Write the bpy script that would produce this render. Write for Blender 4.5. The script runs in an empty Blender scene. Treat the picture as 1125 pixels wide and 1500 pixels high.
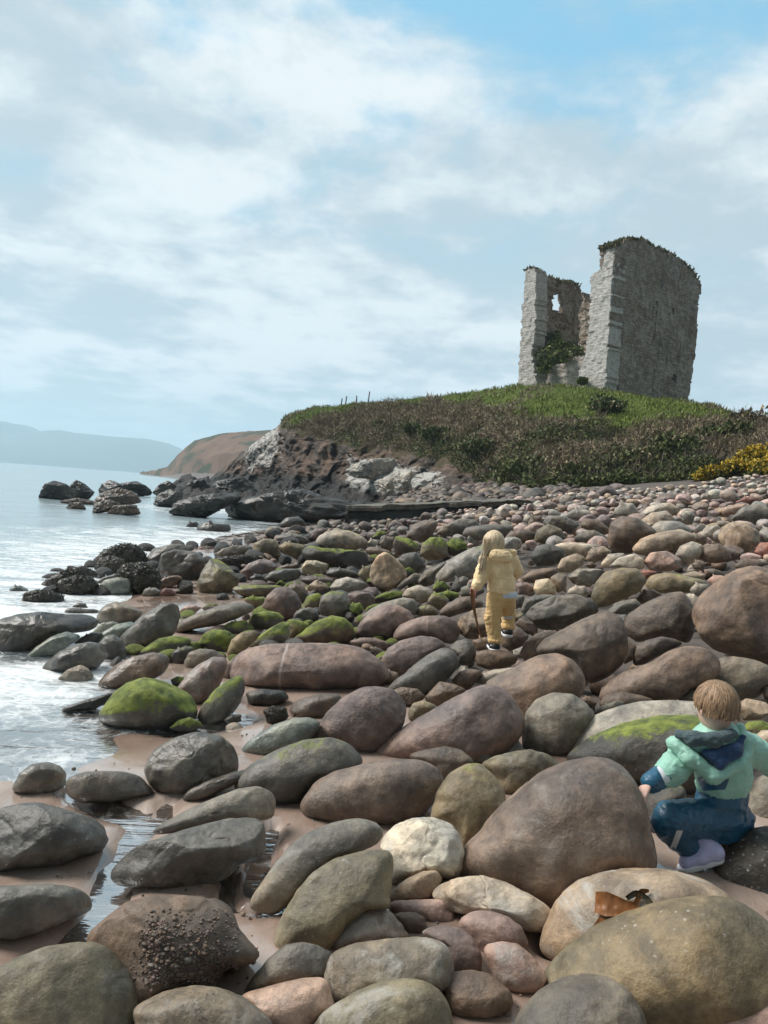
import bpy, bmesh, math, random
import numpy as np
from mathutils import Vector, Matrix

# ------------------------------------------------------------------ camera, sky, sun, exposure
C = bpy.context.scene.collection
scene = bpy.context.scene
FPX = 1083.0                       # focal length in pixels of the 1125 x 1500 photograph
ROLL, PITCH = math.radians(4.3), math.radians(1.65)
EYE = np.array([0.0, 0.0, 1.6])
_f = np.array([0, math.cos(PITCH), -math.sin(PITCH)])
_r0 = np.array([1.0, 0, 0]); _u0 = np.array([0, math.sin(PITCH), math.cos(PITCH)])
CR = math.cos(ROLL) * _r0 + math.sin(ROLL) * _u0
CU = -math.sin(ROLL) * _r0 + math.cos(ROLL) * _u0
CF = _f
cam_data = bpy.data.cameras.new('camera')
cam = bpy.data.objects.new('camera', cam_data); C.objects.link(cam)
cam_data.sensor_fit = 'VERTICAL'; cam_data.sensor_height = 36; cam_data.lens = FPX / 1500 * 36
cam_data.clip_start = 0.05; cam_data.clip_end = 30000
cam.matrix_world = Matrix(((CR[0], CU[0], -CF[0], EYE[0]), (CR[1], CU[1], -CF[1], EYE[1]), (CR[2], CU[2], -CF[2], EYE[2]), (0, 0, 0, 1)))
scene.camera = cam
scene.view_settings.view_transform = 'Standard'; scene.view_settings.look = 'None'
scene.view_settings.exposure = 0.5; scene.view_settings.gamma = 1
try:
    scene.cycles.max_bounces = 6; scene.cycles.diffuse_bounces = 3; scene.cycles.glossy_bounces = 3
    scene.cycles.transparent_max_bounces = 6; scene.cycles.volume_bounces = 1
    scene.cycles.use_denoising = True
except Exception: pass
SUN_EL, SUN_AZ = math.radians(48), math.radians(-78)     # azimuth from +Y towards +X: from over the sea, slightly ahead
sd = np.array([math.sin(SUN_AZ) * math.cos(SUN_EL), math.cos(SUN_AZ) * math.cos(SUN_EL), math.sin(SUN_EL)])
sun_data = bpy.data.lights.new('sun', 'SUN'); sun_data.energy = 3.3; sun_data.angle = math.radians(24); sun_data.color = (1, 0.96, 0.9)
sun = bpy.data.objects.new('sun', sun_data); C.objects.link(sun)
sun.rotation_euler = Vector(sd).to_track_quat('Z', 'Y').to_euler()

class NT:
    def __init__(s, tree): s.t = tree; s.t.nodes.clear()
    def n(s, typ, ins=None, **props):
        nd = s.t.nodes.new(typ)
        for k, v in props.items(): setattr(nd, k, v)
        for k, v in (ins or {}).items():
            sk = nd.inputs[k]
            if isinstance(v, bpy.types.NodeSocket): s.t.links.new(v, sk)
            else: sk.default_value = v
        return nd
    def math(s, op, a, b=0.0, clamp=False):
        return s.n('ShaderNodeMath', {0: a, 1: b}, operation=op, use_clamp=clamp).outputs[0]
    def mix(s, f, a, b, blend='MIX'):
        def c4(x): return x if isinstance(x, bpy.types.NodeSocket) else (tuple(x) + (1,) if len(x) == 3 else x)
        return s.n('ShaderNodeMix', {0: f, 6: c4(a), 7: c4(b)}, data_type='RGBA', blend_type=blend).outputs[2]
    def ramp(s, f, lo, hi):
        return s.n('ShaderNodeMapRange', {0: f, 1: lo, 2: hi, 3: 0.0, 4: 1.0}, interpolation_type='SMOOTHSTEP').outputs[0]
    def noise(s, v, scale, detail=4, rough=0.55, dist=0.0):
        return s.n('ShaderNodeTexNoise', {'Vector': v, 'Scale': scale, 'Detail': detail, 'Roughness': rough, 'Distortion': dist}).outputs[0]
    def vor(s, v, scale, feature='F1', rnd=1.0):
        return s.n('ShaderNodeTexVoronoi', {'Vector': v, 'Scale': scale, 'Randomness': rnd}, feature=feature)
    def mapping(s, v, sc=(1, 1, 1), rot=(0, 0, 0), loc=(0, 0, 0)):
        return s.n('ShaderNodeMapping', {'Vector': v, 'Scale': sc, 'Rotation': rot, 'Location': loc}).outputs[0]
    def bump(s, h, strength, dist, normal=None):
        ins = {'Height': h, 'Strength': strength, 'Distance': dist}
        if normal is not None: ins['Normal'] = normal
        return s.n('ShaderNodeBump', ins).outputs[0]
    def out(s, sh): s.n('ShaderNodeOutputMaterial', {0: sh})

world = bpy.data.worlds.new('World'); scene.world = world; world.use_nodes = True
w = NT(world.node_tree)
sky = w.n('ShaderNodeTexSky', sky_type='NISHITA', sun_disc=False, sun_elevation=SUN_EL, sun_rotation=SUN_AZ, air_density=1.0, dust_density=1.5, ozone_density=1.5)
gen = w.n('ShaderNodeTexCoord').outputs['Generated']
sep = w.n('ShaderNodeSeparateXYZ', {0: gen})
den = w.math('ADD', w.math('MAXIMUM', sep.outputs[2], 0.0), 0.16)
cv = w.n('ShaderNodeCombineXYZ', {0: w.math('DIVIDE', sep.outputs[0], den), 1: w.math('DIVIDE', sep.outputs[1], den), 2: 0.3}).outputs[0]
cv = w.mapping(cv, loc=(3.7, 1.3, 0))
big = w.noise(cv, 0.75, 3, 0.5, 0.3)
mid = w.noise(cv, 1.7, 9, 0.58, 0.25)
fine = w.noise(cv, 4.5, 8, 0.6, 0.2)
shade = w.math('ADD', w.math('MULTIPLY', mid, 0.62), w.math('MULTIPLY', fine, 0.38))
cloud = w.mix(w.ramp(shade, 0.41, 0.59), (3.75, 4.6, 5.05), (6.3, 6.75, 6.9))
gap = w.math('ADD', w.math('MULTIPLY', big, 0.6), w.math('MULTIPLY', mid, 0.4))
gapm = w.math('MULTIPLY', w.ramp(gap, 0.46, 0.375), w.ramp(sep.outputs[2], 0.2, 0.5))
blue = w.mix(0.8, sky.outputs[0], (1.7, 4.6, 6.6))
cloud = w.mix(w.math('MULTIPLY', gapm, 0.92), cloud, blue)
cloud = w.mix(w.ramp(sep.outputs[2], 0.12, -0.02), cloud, (5.0, 5.9, 6.4))
zen = w.math('ADD', 1.0, w.math('MULTIPLY', w.ramp(sep.outputs[2], 0.6, 0.92), 0.5))     # the overcast is brightest overhead
cloud = w.n('ShaderNodeVectorMath', {0: cloud, 3: zen}, operation='SCALE').outputs[0]
back_dim = w.math('ADD', 0.20, w.math('MULTIPLY', w.ramp(sep.outputs[1], -0.35, 0.35), 0.80))     # unseen sky behind the camera, dimmed to darken surfaces facing it
cloud = w.n('ShaderNodeVectorMath', {0: cloud, 3: back_dim}, operation='SCALE').outputs[0]
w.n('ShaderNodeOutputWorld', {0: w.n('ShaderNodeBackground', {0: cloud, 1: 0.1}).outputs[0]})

# ------------------------------------------------------------------ helpers
def rayF(px, py):
    u = (np.asarray(px, float) - 562.5) / FPX; v = -(np.asarray(py, float) - 750) / FPX
    return CF + u[..., None] * CR + v[..., None] * CU
def P(px, py, d): return EYE + rayF(px, py) * np.asarray(d, float)[..., None]
def project(p):
    q = np.asarray(p, float) - EYE; z = q @ CF
    return 562.5 + FPX * (q @ CR) / z, 750 - FPX * (q @ CU) / z, z
def sst(a, b, x):
    t = np.clip((x - a) / (b - a), 0, 1); return t * t * (3 - 2 * t)
def _hash(i, j, k):
    h = (i * 374761393 + j * 668265263 + k * 2147483647 + 1013904223) & 0xffffffff
    h = ((h ^ (h >> 13)) * 1274126177) & 0xffffffff
    h = ((h ^ (h >> 16)) * 2246822519) & 0xffffffff
    return ((h ^ (h >> 15)) & 0xffffff) / float(0xffffff) * 2 - 1
def vnoise(p):
    p = np.asarray(p, float); i = np.floor(p).astype(np.int64); f = p - i; f = f * f * f * (f * (f * 6 - 15) + 10)
    r = 0
    for a in (0, 1):
        for b in (0, 1):
            for c in (0, 1):
                wt = (f[..., 0] if a else 1 - f[..., 0]) * (f[..., 1] if b else 1 - f[..., 1]) * (f[..., 2] if c else 1 - f[..., 2])
                r = r + wt * _hash(i[..., 0] + a, i[..., 1] + b, i[..., 2] + c)
    return r
def fbm(p, octaves=4, gain=0.5):
    p = np.asarray(p, float); s = 0; a = 1.0; t = 0
    for o in range(octaves):
        s = s + a * vnoise(p * 2.03 ** o + o * 17.3); t += a; a *= gain
    return s / t
def mesh(name, verts, faces, mats=(), smooth=True, mat_idx=None):
    me = bpy.data.meshes.new(name)
    verts = np.asarray(verts, np.float32)
    if isinstance(faces, np.ndarray):
        k = faces.shape[1]; nf = len(faces)
        me.vertices.add(len(verts)); me.vertices.foreach_set('co', verts.ravel())
        me.loops.add(nf * k); me.loops.foreach_set('vertex_index', faces.astype(np.int32).ravel())
        me.polygons.add(nf); me.polygons.foreach_set('loop_start', np.arange(0, nf * k, k, dtype=np.int32))
        me.polygons.foreach_set('loop_total', np.full(nf, k, np.int32))
    else: me.from_pydata([tuple(v) for v in verts], [], faces)
    for m in (mats if isinstance(mats, (list, tuple)) else [mats]): me.materials.append(m)
    if mat_idx is not None: me.polygons.foreach_set('material_index', np.asarray(mat_idx, np.int32))
    me.update(calc_edges=True); me.validate()
    me.polygons.foreach_set('use_smooth', np.full(len(me.polygons), bool(smooth)))
    return me
def obj(name, me, parent=None, loc=None):
    o = bpy.data.objects.new(name, me); C.objects.link(o)
    if loc is not None: o.location = loc
    if parent is not None:
        o.parent = parent; o.matrix_parent_inverse = Matrix.Translation(parent.location).inverted()
    return o
def tag(o, label, cat, group=None, kind=None):
    o['label'] = label; o['category'] = cat
    if group: o['group'] = group
    if kind: o['kind'] = kind
    return o
def fattr(me, name, vals):
    a = me.attributes.new(name, 'FLOAT', 'POINT'); a.data.foreach_set('value', np.asarray(vals, np.float32))
def grid_faces(nu, nv):
    a = np.arange(nu * nv).reshape(nu, nv)
    return np.stack([a[:-1, :-1], a[1:, :-1], a[1:, 1:], a[:-1, 1:]], -1).reshape(-1, 4)
def new_mat(name):
    m = bpy.data.materials.new(name); m.use_nodes = True
    return m, NT(m.node_tree)
def simple_mat(name, col, rough=0.8, var=0.25, scale=6, bump=0.0, bscale=60, spec=0.5, sub=None):
    m, t = new_mat(name); v = t.n('ShaderNodeTexCoord').outputs['Object']
    n = t.noise(v, scale, 5)
    c = t.mix(n, [x * (1 - var) for x in col], [min(1, x * (1 + var)) for x in col])
    ins = {'Base Color': c, 'Roughness': rough, 'Specular IOR Level': spec}
    if bump: ins['Normal'] = t.bump(t.noise(v, bscale, 4), bump, 0.01)
    t.out(t.n('ShaderNodeBsdfPrincipled', ins).outputs[0]); return m
_ico = {}
def ico(sub):
    if sub not in _ico:
        bm = bmesh.new(); bmesh.ops.create_icosphere(bm, subdivisions=sub, radius=1)
        _ico[sub] = (np.array([v.co[:] for v in bm.verts]), np.array([[v.index for v in f.verts] for f in bm.faces])); bm.free()
    return _ico[sub]

# ------------------------------------------------------------------ the beach surface
def x_shore(y):
    return np.where(y < 5, -1.05 - 0.55 * (5 - y), np.interp(y, [5, 9, 13, 20, 31, 60, 400], [-1.05, -2.2, -3.0, -3.4, -1.5, -1.0, 20]))
def z_sand(x, y): return np.clip(0.026 * (x - x_shore(y)), -1.6, 0.10)
def softplus(x, k): return k * np.logaddexp(0, x / k)
def bank(x, y):
    b = 0.16 * softplus(x - 0.2, 0.5) * sst(2.5, 7.5, y) + 0.035 * softplus(y - 5.0, 0.8) / (1 + np.exp(-(x + 1.5 - 1.6 * sst(20, 32, y)) / 1.0))
    return b
def z_eff(x, y): return z_sand(x, y) + bank(x, y)
def carve(x, y):          # rills and pools the ebbing water has cut into the sand
    dep = np.zeros(np.shape(x)); q_ = np.stack([x * 3.2, y * 3.2, np.zeros(np.shape(x))], -1); x = x + .10 * fbm(q_, 3); y = y + .10 * fbm(q_ + 9, 3)
    for pl, wd, dd in RILLS:
        for (a, b) in zip(pl[:-1], pl[1:]):
            e = b - a; t_ = np.clip(((x - a[0]) * e[0] + (y - a[1]) * e[1]) / (e @ e + 1e-9), 0, 1)
            dep = np.maximum(dep, dd * np.exp(-(((x - a[0] - t_ * e[0]) ** 2 + (y - a[1] - t_ * e[1]) ** 2) / wd ** 2)))
    return dep
def _flat(px, py):
    r = rayF(np.array(px, float), np.array(py, float)); k = (0.03 - EYE[2]) / r[2]; return (EYE + r * k)[:2]
RILLS = [([_flat(*p) for p in pl], wd, dd) for pl, wd, dd in (
    ([(60, 1120), (150, 1175), (208, 1195), (180, 1240), (150, 1290), (130, 1345), (60, 1390)], 0.079, 0.068),
    ([(230, 1052), (290, 1062), (345, 1050)], 0.115, 0.080), ([(205, 1190), (225, 1200), (240, 1170)], 0.036, 0.072),
    ([(400, 1215), (350, 1290), (380, 1322), (410, 1338)], 0.050, 0.080), ([(300, 1240), (330, 1330), (380, 1345)], 0.036, 0.080), ([(845, 1395), (790, 1415)], 0.072, 0.080))]
def z_ground(x, y):
    b = bank(x, y)
    return - carve(x, y) + z_sand(x, y) + b - 0.55 * sst(0.03, 0.35, b) * (1 - 0.75 * sst(12, 24, y))
def hit(px, py, fn=z_eff, dmax=120):
    r = rayF(np.array(px), np.array(py)); d = np.geomspace(0.8, dmax, 1500)
    p = EYE + r * d[:, None]; below = p[:, 2] < fn(p[:, 0], p[:, 1])
    i = int(np.argmax(below)) if below.any() else len(d) - 1
    return float(d[i])
# ------------------------------------------------------------------ materials
def rock_material(name, attr_color=False):
    m, t = new_mat(name)
    tc = t.n('ShaderNodeTexCoord').outputs['Object']
    oi = t.n('ShaderNodeObjectInfo')
    off = t.n('ShaderNodeCombineXYZ', {0: t.math('MULTIPLY', oi.outputs['Random'], 37.0), 1: t.math('MULTIPLY', oi.outputs['Random'], 91.0), 2: oi.outputs['Random']}).outputs[0]
    v = t.n('ShaderNodeVectorMath', {0: tc, 1: off}, operation='ADD').outputs[0]
    if attr_color: col = t.n('ShaderNodeAttribute', attribute_name='tint').outputs['Color']
    else: col = oi.outputs['Color']
    def prop(nm): return t.n('ShaderNodeAttribute', attribute_type='OBJECT', attribute_name=nm).outputs['Fac']
    n1 = t.noise(v, 2.2, 5, 0.6, 0.4); n2 = t.noise(v, 11, 8, 0.66); n3 = t.noise(v, 70, 4, 0.7); n4 = t.noise(v, 1.1, 3)
    c = t.mix(t.ramp(n1, 0.3, 0.7), t.mix(1.0, col, (0.58, 0.58, 0.59), 'MULTIPLY'), t.mix(1.0, col, (1.38, 1.34, 1.28), 'MULTIPLY'))
    c = t.mix(t.math('MULTIPLY', t.ramp(n4, 0.42, 0.66), 0.55), c, t.mix(1.0, c, (1.15, 0.93, 0.72), 'MULTIPLY'))
    c = t.mix(t.math('MULTIPLY', t.ramp(n2, 0.36, 0.68), 0.62), t.mix(1.0, c, (0.66, 0.66, 0.66), 'MULTIPLY'), t.mix(1.0, c, (1.62, 1.6, 1.52), 'MULTIPLY'))
    c = t.mix(t.math('MULTIPLY', t.ramp(n3, 0.58, 0.74), 0.45), c, t.mix(1.0, c, (2.1, 2.0, 1.9), 'MULTIPLY'))
    c = t.mix(t.math('MULTIPLY', t.ramp(n3, 0.40, 0.28), 0.5), c, t.mix(1.0, c, (0.45, 0.45, 0.45), 'MULTIPLY'))
    # bedding streaks and pale scratches
    sv = t.mapping(v, (1.2, 9, 9), (0.5, 0.35, 0.7)); st = t.noise(sv, 2.3, 5, 0.65)
    c = t.mix(t.math('MULTIPLY', t.ramp(st, 0.56, 0.72), 0.30), c, t.mix(1.0, c, (1.9, 1.85, 1.75), 'MULTIPLY'))
    stn = t.noise(t.mapping(v, (1, 1, .45)), 3.4, 8, 0.68, 1.2)
    c = t.mix(t.math('MULTIPLY', t.ramp(stn, 0.52, 0.68), 0.55), c, t.mix(1.0, c, (0.42, 0.40, 0.37), 'MULTIPLY'))
    ck = t.math('ABSOLUTE', t.math('SUBTRACT', t.noise(t.mapping(v, (1, 1, 2.2), (.4, .2, 0)), 2.6, 6, 0.6, 0.5), 0.5)); cg = t.ramp(t.noise(v, 1.7, 3), 0.54, 0.64)
    crack = t.math('MULTIPLY', t.ramp(ck, 0.009, 0.002), cg); c = t.mix(t.math('MULTIPLY', crack, .35), c, (.02, .018, .016))
    gr = t.noise(v, 190, 3, .7); c = t.mix(t.math('MULTIPLY', t.ramp(gr, .56, .72), .4), c, t.mix(1.0, c, (1.9, 1.9, 1.8), 'MULTIPLY')); c = t.mix(t.math('MULTIPLY', t.ramp(gr, .44, .3), .5), c, t.mix(1.0, c, (.45, .45, .45), 'MULTIPLY'))
    # salt-pale worn patches of film (prop white), speckles (prop speck)
    wv = t.noise(v, 4.2, 9, 0.7, 0.8)
    wm = t.math('MULTIPLY', t.ramp(wv, 0.5, 0.66), prop('white'), True)
    c = t.mix(wm, c, (0.46, 0.44, 0.40))
    vo_ = t.vor(v, 42); vo = t.math('ADD', vo_.outputs['Distance'], t.math('MULTIPLY', t.n('ShaderNodeSeparateColor', {0: vo_.outputs['Color']}).outputs[0], 0.22)); vo = t.math('ADD', vo, t.math('MULTIPLY', t.math('SUBTRACT', t.noise(v, 90, 3), 0.5), 0.25)); gate = t.ramp(t.noise(v, 3.1, 4), 0.5, 0.7)
    sp = t.math('MULTIPLY', t.math('MULTIPLY', t.ramp(vo, 0.30, 0.20), gate), prop('speck'), True)
    c = t.mix(sp, c, (0.50, 0.48, 0.43))
    # quartz vein
    sx = t.n('ShaderNodeSeparateXYZ', {0: t.n('ShaderNodeVectorMath', {0: tc, 1: t.n('ShaderNodeVectorMath', {0: t.n('ShaderNodeTexNoise', {'Vector': v, 'Scale': 3.0}).outputs['Color'], 3: 0.06}, operation='SCALE').outputs[0]}, operation='ADD').outputs[0]})
    vein = t.math('MULTIPLY', t.ramp(t.math('ABSOLUTE', t.math('ADD', sx.outputs[0], prop('vein_at'))), 0.016, 0.003), prop('vein'), True)
    c = t.mix(t.math('MULTIPLY', vein, 0.75), c, (0.42, 0.33, 0.29))
    # algae on upward faces
    nz = t.n('ShaderNodeSeparateXYZ', {0: t.n('ShaderNodeNewGeometry').outputs['Normal']}).outputs[2]
    mn = t.math('ADD', t.math('MULTIPLY', nz, 0.62), t.math('ADD', t.math('MULTIPLY', n1, 0.60), t.math('ADD', t.math('MULTIPLY', n2, 0.62), t.math('MULTIPLY', t.math('SUBTRACT', n3, .5), .5))))
    thr = t.math('SUBTRACT', 1.555, t.math('MULTIPLY', prop('moss'), 0.95))
    mm = t.ramp(t.math('SUBTRACT', mn, thr), 0.0, 0.2)
    mm = t.math('MULTIPLY', mm, t.math('GREATER_THAN', prop('moss'), 0.01))
    green = t.mix(t.ramp(n2, 0.3, 0.7), (0.045, 0.070, 0.012), (0.235, 0.270, 0.040))
    c = t.mix(t.math('MULTIPLY', mm, 0.9), c, green)
    wet = prop('wet')
    r = t.math('ADD', t.math('SUBTRACT', 0.58, t.math('MULTIPLY', wet, 0.40)), t.math('MULTIPLY', t.math('SUBTRACT', n2, 0.5), 0.35))
    r = t.mix(mm, t.n('ShaderNodeCombineColor', {0: r, 1: r, 2: r}).outputs[0], (0.85, 0.85, 0.85))
    rough_amt = t.math('ADD', 0.55, prop('rough'))
    b = t.bump(t.noise(v, 4.5, 6, 0.6, 0.5), t.math('MULTIPLY', rough_amt, 0.45), 0.05)
    b = t.bump(n2, t.math('MULTIPLY', rough_amt, 1.0), 0.025, b)
    pit = t.ramp(t.vor(v, 24).outputs['Distance'], 0.0, 0.35)
    b = t.bump(pit, 0.12, 0.006, b)
    b = t.bump(n3, t.math('ADD', 0.16, t.math('MULTIPLY', mm, 0.5)), 0.006, b)
    b = t.bump(t.math('SUBTRACT', 1.0, crack), .35, .015, b)
    t.out(t.n('ShaderNodeBsdfPrincipled', {'Base Color': c, 'Roughness': r, 'Normal': b, 'Specular IOR Level': 0.55}).outputs[0])
    return m
M_ROCK = rock_material('beach stone')
M_SHINGLE = rock_material('shingle stone', True)
M_WEED = simple_mat('bladderwrack', (0.050, 0.042, 0.024), 0.42, 0.6, 20)
M_KELP = simple_mat('amber kelp', (0.20, 0.075, 0.018), 0.45, 0.6, 18, spec=0.45)

m, t = new_mat('wet sand'); M_SAND = m
v = t.n('ShaderNodeTexCoord').outputs['Object']
a = t.noise(v, 0.9, 4, 0.55, 0.6); b_ = t.noise(v, 6, 6, 0.6); g_ = t.noise(v, 240, 2)
c = t.mix(t.ramp(a, 0.3, 0.7), (0.25, 0.170, 0.130), (0.39, 0.305, 0.255))
c = t.mix(t.math('MULTIPLY', t.ramp(b_, 0.4, 0.7), 0.3), c, (0.17, 0.10, 0.07))
c = t.mix(t.math('MULTIPLY', t.ramp(g_, 0.55, 0.75), 0.35), c, (0.16, 0.11, 0.09))
gritty = t.n('ShaderNodeAttribute', attribute_name='grit').outputs['Fac']
c = t.mix(gritty, c, t.mix(b_, (.045, .036, .030), (.15, .12, .10)))
film = t.ramp(t.noise(t.mapping(v, (1.3, 0.8, 1), (0, 0, 0.5)), 1.5, 5, 0.5, 1.2), 0.42, 0.56)
film = t.math('MULTIPLY', film, t.math('SUBTRACT', 1.0, gritty))
rill = t.noise(t.mapping(v, (3, 1, 1), (0, 0, -0.6)), 4, 5, 0.6, 0.8)
rr = t.math('SUBTRACT', t.math('ADD', 0.42, t.math('MULTIPLY', gritty, .4)), t.math('MULTIPLY', film, 0.36))
bb = t.bump(rill, t.math('SUBTRACT', 0.32, t.math('MULTIPLY', film, 0.22)), 0.03)
bb = t.bump(g_, t.math('SUBTRACT', 0.25, t.math('MULTIPLY', film, 0.22)), 0.003, bb)
t.out(t.n('ShaderNodeBsdfPrincipled', {'Base Color': c, 'Roughness': rr, 'Normal': bb, 'Coat Weight': t.math('MULTIPLY', t.math('ADD', 0.15, t.math('MULTIPLY', film, 0.85)), t.math('SUBTRACT', 1.0, gritty)), 'Coat Roughness': 0.05, 'Coat IOR': 1.5}).outputs[0])

m, t = new_mat('sea water'); M_SEA = m
v = t.n('ShaderNodeTexCoord').outputs['Object']
foam_a = t.n('ShaderNodeAttribute', attribute_name='foam').outputs['Fac']; depth_a = t.n('ShaderNodeAttribute', attribute_name='depth').outputs['Fac']
n1 = t.noise(t.mapping(v, (0.55, 1.0, 1), (0, 0, -0.35)), 1.4, 8, 0.62, 1.6)
n2 = t.noise(v, 7, 8, 0.7, 1.0)
lace = t.vor(t.mapping(t.n('ShaderNodeVectorMath', {0: v, 1: t.n('ShaderNodeVectorMath', {0: t.n('ShaderNodeTexNoise', {'Vector': v, 'Scale': 3.0, 'Detail': 5}).outputs['Color'], 3: 0.5}, operation='SCALE').outputs[0]}, operation='ADD').outputs[0], (1, 1.6, 1)), 5.5, 'DISTANCE_TO_EDGE').outputs[0]
fm = t.math('ADD', t.math('ADD', t.math('MULTIPLY', n1, 0.9), t.math('MULTIPLY', n2, 0.45)), t.math('MULTIPLY', t.ramp(lace, 0.16, 0.0), 0.09))
fmask = t.ramp(t.math('ADD', fm, t.math('MULTIPLY', foam_a, 0.85)), 1.06, 1.46)
w1 = t.noise(t.mapping(v, (0.35, 1.3, 1), (0, 0, 0.12)), 1.1, 6, 0.6, 0.5); w2 = t.noise(t.mapping(v, (0.6, 1.4, 1)), 6, 5, 0.6)
far = t.ramp(t.n('ShaderNodeCameraData').outputs['View Distance'], 10.0, 150.0) if False else None
bb = t.bump(w1, 0.40, 0.14); bb = t.bump(w2, 0.20, 0.03, bb)
water = t.n('ShaderNodeBsdfPrincipled', {'Base Color': (0.30, 0.37, 0.39, 1), 'Roughness': 0.16, 'Normal': bb, 'IOR': 1.33, 'Specular IOR Level': 0.9})
foam = t.n('ShaderNodeBsdfPrincipled', {'Base Color': (0.80, 0.82, 0.82, 1), 'Roughness': 0.5, 'Normal': t.bump(n2, 0.4, 0.03)})
trans = t.n('ShaderNodeBsdfTransparent')
clear = t.n('ShaderNodeMixShader', {0: t.ramp(depth_a, -0.005, 0.12), 1: t.n('ShaderNodeMixShader', {0: 0.62, 1: trans.outputs[0], 2: t.n('ShaderNodeBsdfGlossy', {'Roughness': 0.06, 'Color': (0.8, 0.82, 0.83, 1), 'Normal': bb}).outputs[0]}).outputs[0], 2: water.outputs[0]})
t.out(t.n('ShaderNodeMixShader', {0: fmask, 1: clear.outputs[0], 2: foam.outputs[0]}).outputs[0])

m, t = new_mat('cliff rock'); M_CLIFF = m
v = t.n('ShaderNodeTexCoord').outputs['Object']
n1 = t.noise(v, 0.35, 5, 0.6, 0.5); n2 = t.noise(t.mapping(v, (1, 1, 2.2), (0.15, 0.1, 0)), 1.6, 8, 0.65); n3 = t.noise(v, 7, 5, 0.7)
c = t.mix(t.ramp(n1, 0.38, 0.6), (0.060, 0.044, 0.033), (0.215, 0.135, 0.090))
c = t.mix(t.math('MULTIPLY', t.ramp(n2, 0.4, 0.7), 0.6), t.mix(1.0, c, (0.55, 0.55, 0.55), 'MULTIPLY'), t.mix(1.0, c, (1.5, 1.45, 1.4), 'MULTIPLY'))
pale = t.n('ShaderNodeAttribute', attribute_name='pale').outputs['Fac']
c = t.mix(t.math('MULTIPLY', t.ramp(t.math('ADD', n2, t.math('MULTIPLY', pale, 0.30)), 0.62, 0.70), t.math('MINIMUM', t.math('MULTIPLY', pale, 1.5), 1.0)), c, (0.52, 0.50, 0.46))
dark = t.n('ShaderNodeAttribute', attribute_name='tide').outputs['Fac']
c = t.mix(t.math('MULTIPLY', t.ramp(t.math('ADD', dark, t.math('MULTIPLY', t.math('SUBTRACT', n2, 0.5), 0.9)), 0.3, 0.7), 0.92), c, (0.022, 0.021, 0.020))
bb = t.bump(n2, 0.9, 0.5); bb = t.bump(n3, 0.6, 0.1, bb)
t.out(t.n('ShaderNodeBsdfPrincipled', {'Base Color': c, 'Roughness': 0.75, 'Normal': bb}).outputs[0])

m, t = new_mat('headland turf'); M_TURF = m
v = t.n('ShaderNodeTexCoord').outputs['Object']
ga = t.n('ShaderNodeAttribute', attribute_name='green').outputs['Fac']
n1 = t.noise(v, 0.5, 6, 0.65); n2 = t.noise(v, 3.0, 6, 0.7)
gc = t.mix(n2, (0.045, 0.072, 0.014), (0.135, 0.175, 0.035)); bc = t.mix(n2, (0.050, 0.040, 0.024), (0.135, 0.105, 0.065))
bc = t.mix(t.ramp(n1, 0.5, 0.62), bc, (0.035, 0.045, 0.016))
c = t.mix(t.ramp(t.math('ADD', ga, t.math('MULTIPLY', t.math('SUBTRACT', n1, 0.5), 0.9)), 0.35, 0.65), bc, gc)
t.out(t.n('ShaderNodeBsdfPrincipled', {'Base Color': c, 'Roughness': 0.95, 'Specular IOR Level': 0.2, 'Normal': t.bump(n2, 0.8, 0.3)}).outputs[0])

m, t = new_mat('castle masonry'); M_CASTLE = m
uv = t.n('ShaderNodeTexCoord').outputs['UV']
dz = t.n('ShaderNodeTexNoise', {'Vector': uv, 'Scale': 1.3, 'Detail': 4}).outputs['Color']
uvd = t.n('ShaderNodeVectorMath', {0: uv, 1: t.n('ShaderNodeVectorMath', {0: dz, 3: 0.32}, operation='SCALE').outputs[0]}, operation='ADD').outputs[0]
br = t.n('ShaderNodeTexBrick', {'Vector': uvd, 'Color1': (0.9, 0.9, 0.9, 1), 'Color2': (0.55, 0.55, 0.55, 1), 'Mortar': (0.22, 0.22, 0.22, 1), 'Scale': 1.0, 'Mortar Size': 0.035, 'Mortar Smooth': 0.4, 'Brick Width': 0.62, 'Row Height': 0.24, 'Bias': -0.1}, offset=0.5, squash=0.8, squash_frequency=3)
n1 = t.noise(uv, 0.45, 6, 0.68, 0.6); n2 = t.noise(uv, 3.2, 8, 0.72); n3 = t.noise(t.mapping(uv, (1.6, 0.35, 1)), 0.9, 5, 0.6)
warm = t.mix(t.ramp(n1, 0.36, 0.64), (0.32, 0.265, 0.21), (0.235, 0.155, 0.11))
c = t.mix(0.6, warm, t.mix(1.0, warm, br.outputs[0], 'MULTIPLY'))
c = t.mix(t.math('MULTIPLY', t.ramp(t.noise(uv, 0.9, 7, 0.72, 1.0), 0.47, 0.60), 0.6), c, (0.41, 0.365, 0.31))
c = t.mix(t.math('MULTIPLY', t.ramp(n2, 0.50, 0.66), 0.65), c, (0.46, 0.41, 0.35))
c = t.mix(t.math('MULTIPLY', t.ramp(t.noise(uv, 0.22, 5, 0.7), 0.5, 0.62), 0.35), c, (0.13, 0.085, 0.06))
c = t.mix(t.math('MULTIPLY', t.ramp(n3, 0.52, 0.68), 0.7), c, (0.075, 0.062, 0.048))
pl = t.n('ShaderNodeAttribute', attribute_type='OBJECT', attribute_name='pale').outputs['Fac']
c = t.mix(t.math('MULTIPLY', t.ramp(t.math('ADD', n2, t.math('MULTIPLY', n1, 0.3)), 0.38, 0.72), pl), c, (0.52, 0.50, 0.47))  # sunward walls get a higher pale value: sunlight painted into the stone colour
mort = t.math('SUBTRACT', 1.0, br.outputs[1])
bb = t.bump(mort, 0.6, 0.08); bb = t.bump(n2, 0.55, 0.08, bb)
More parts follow.
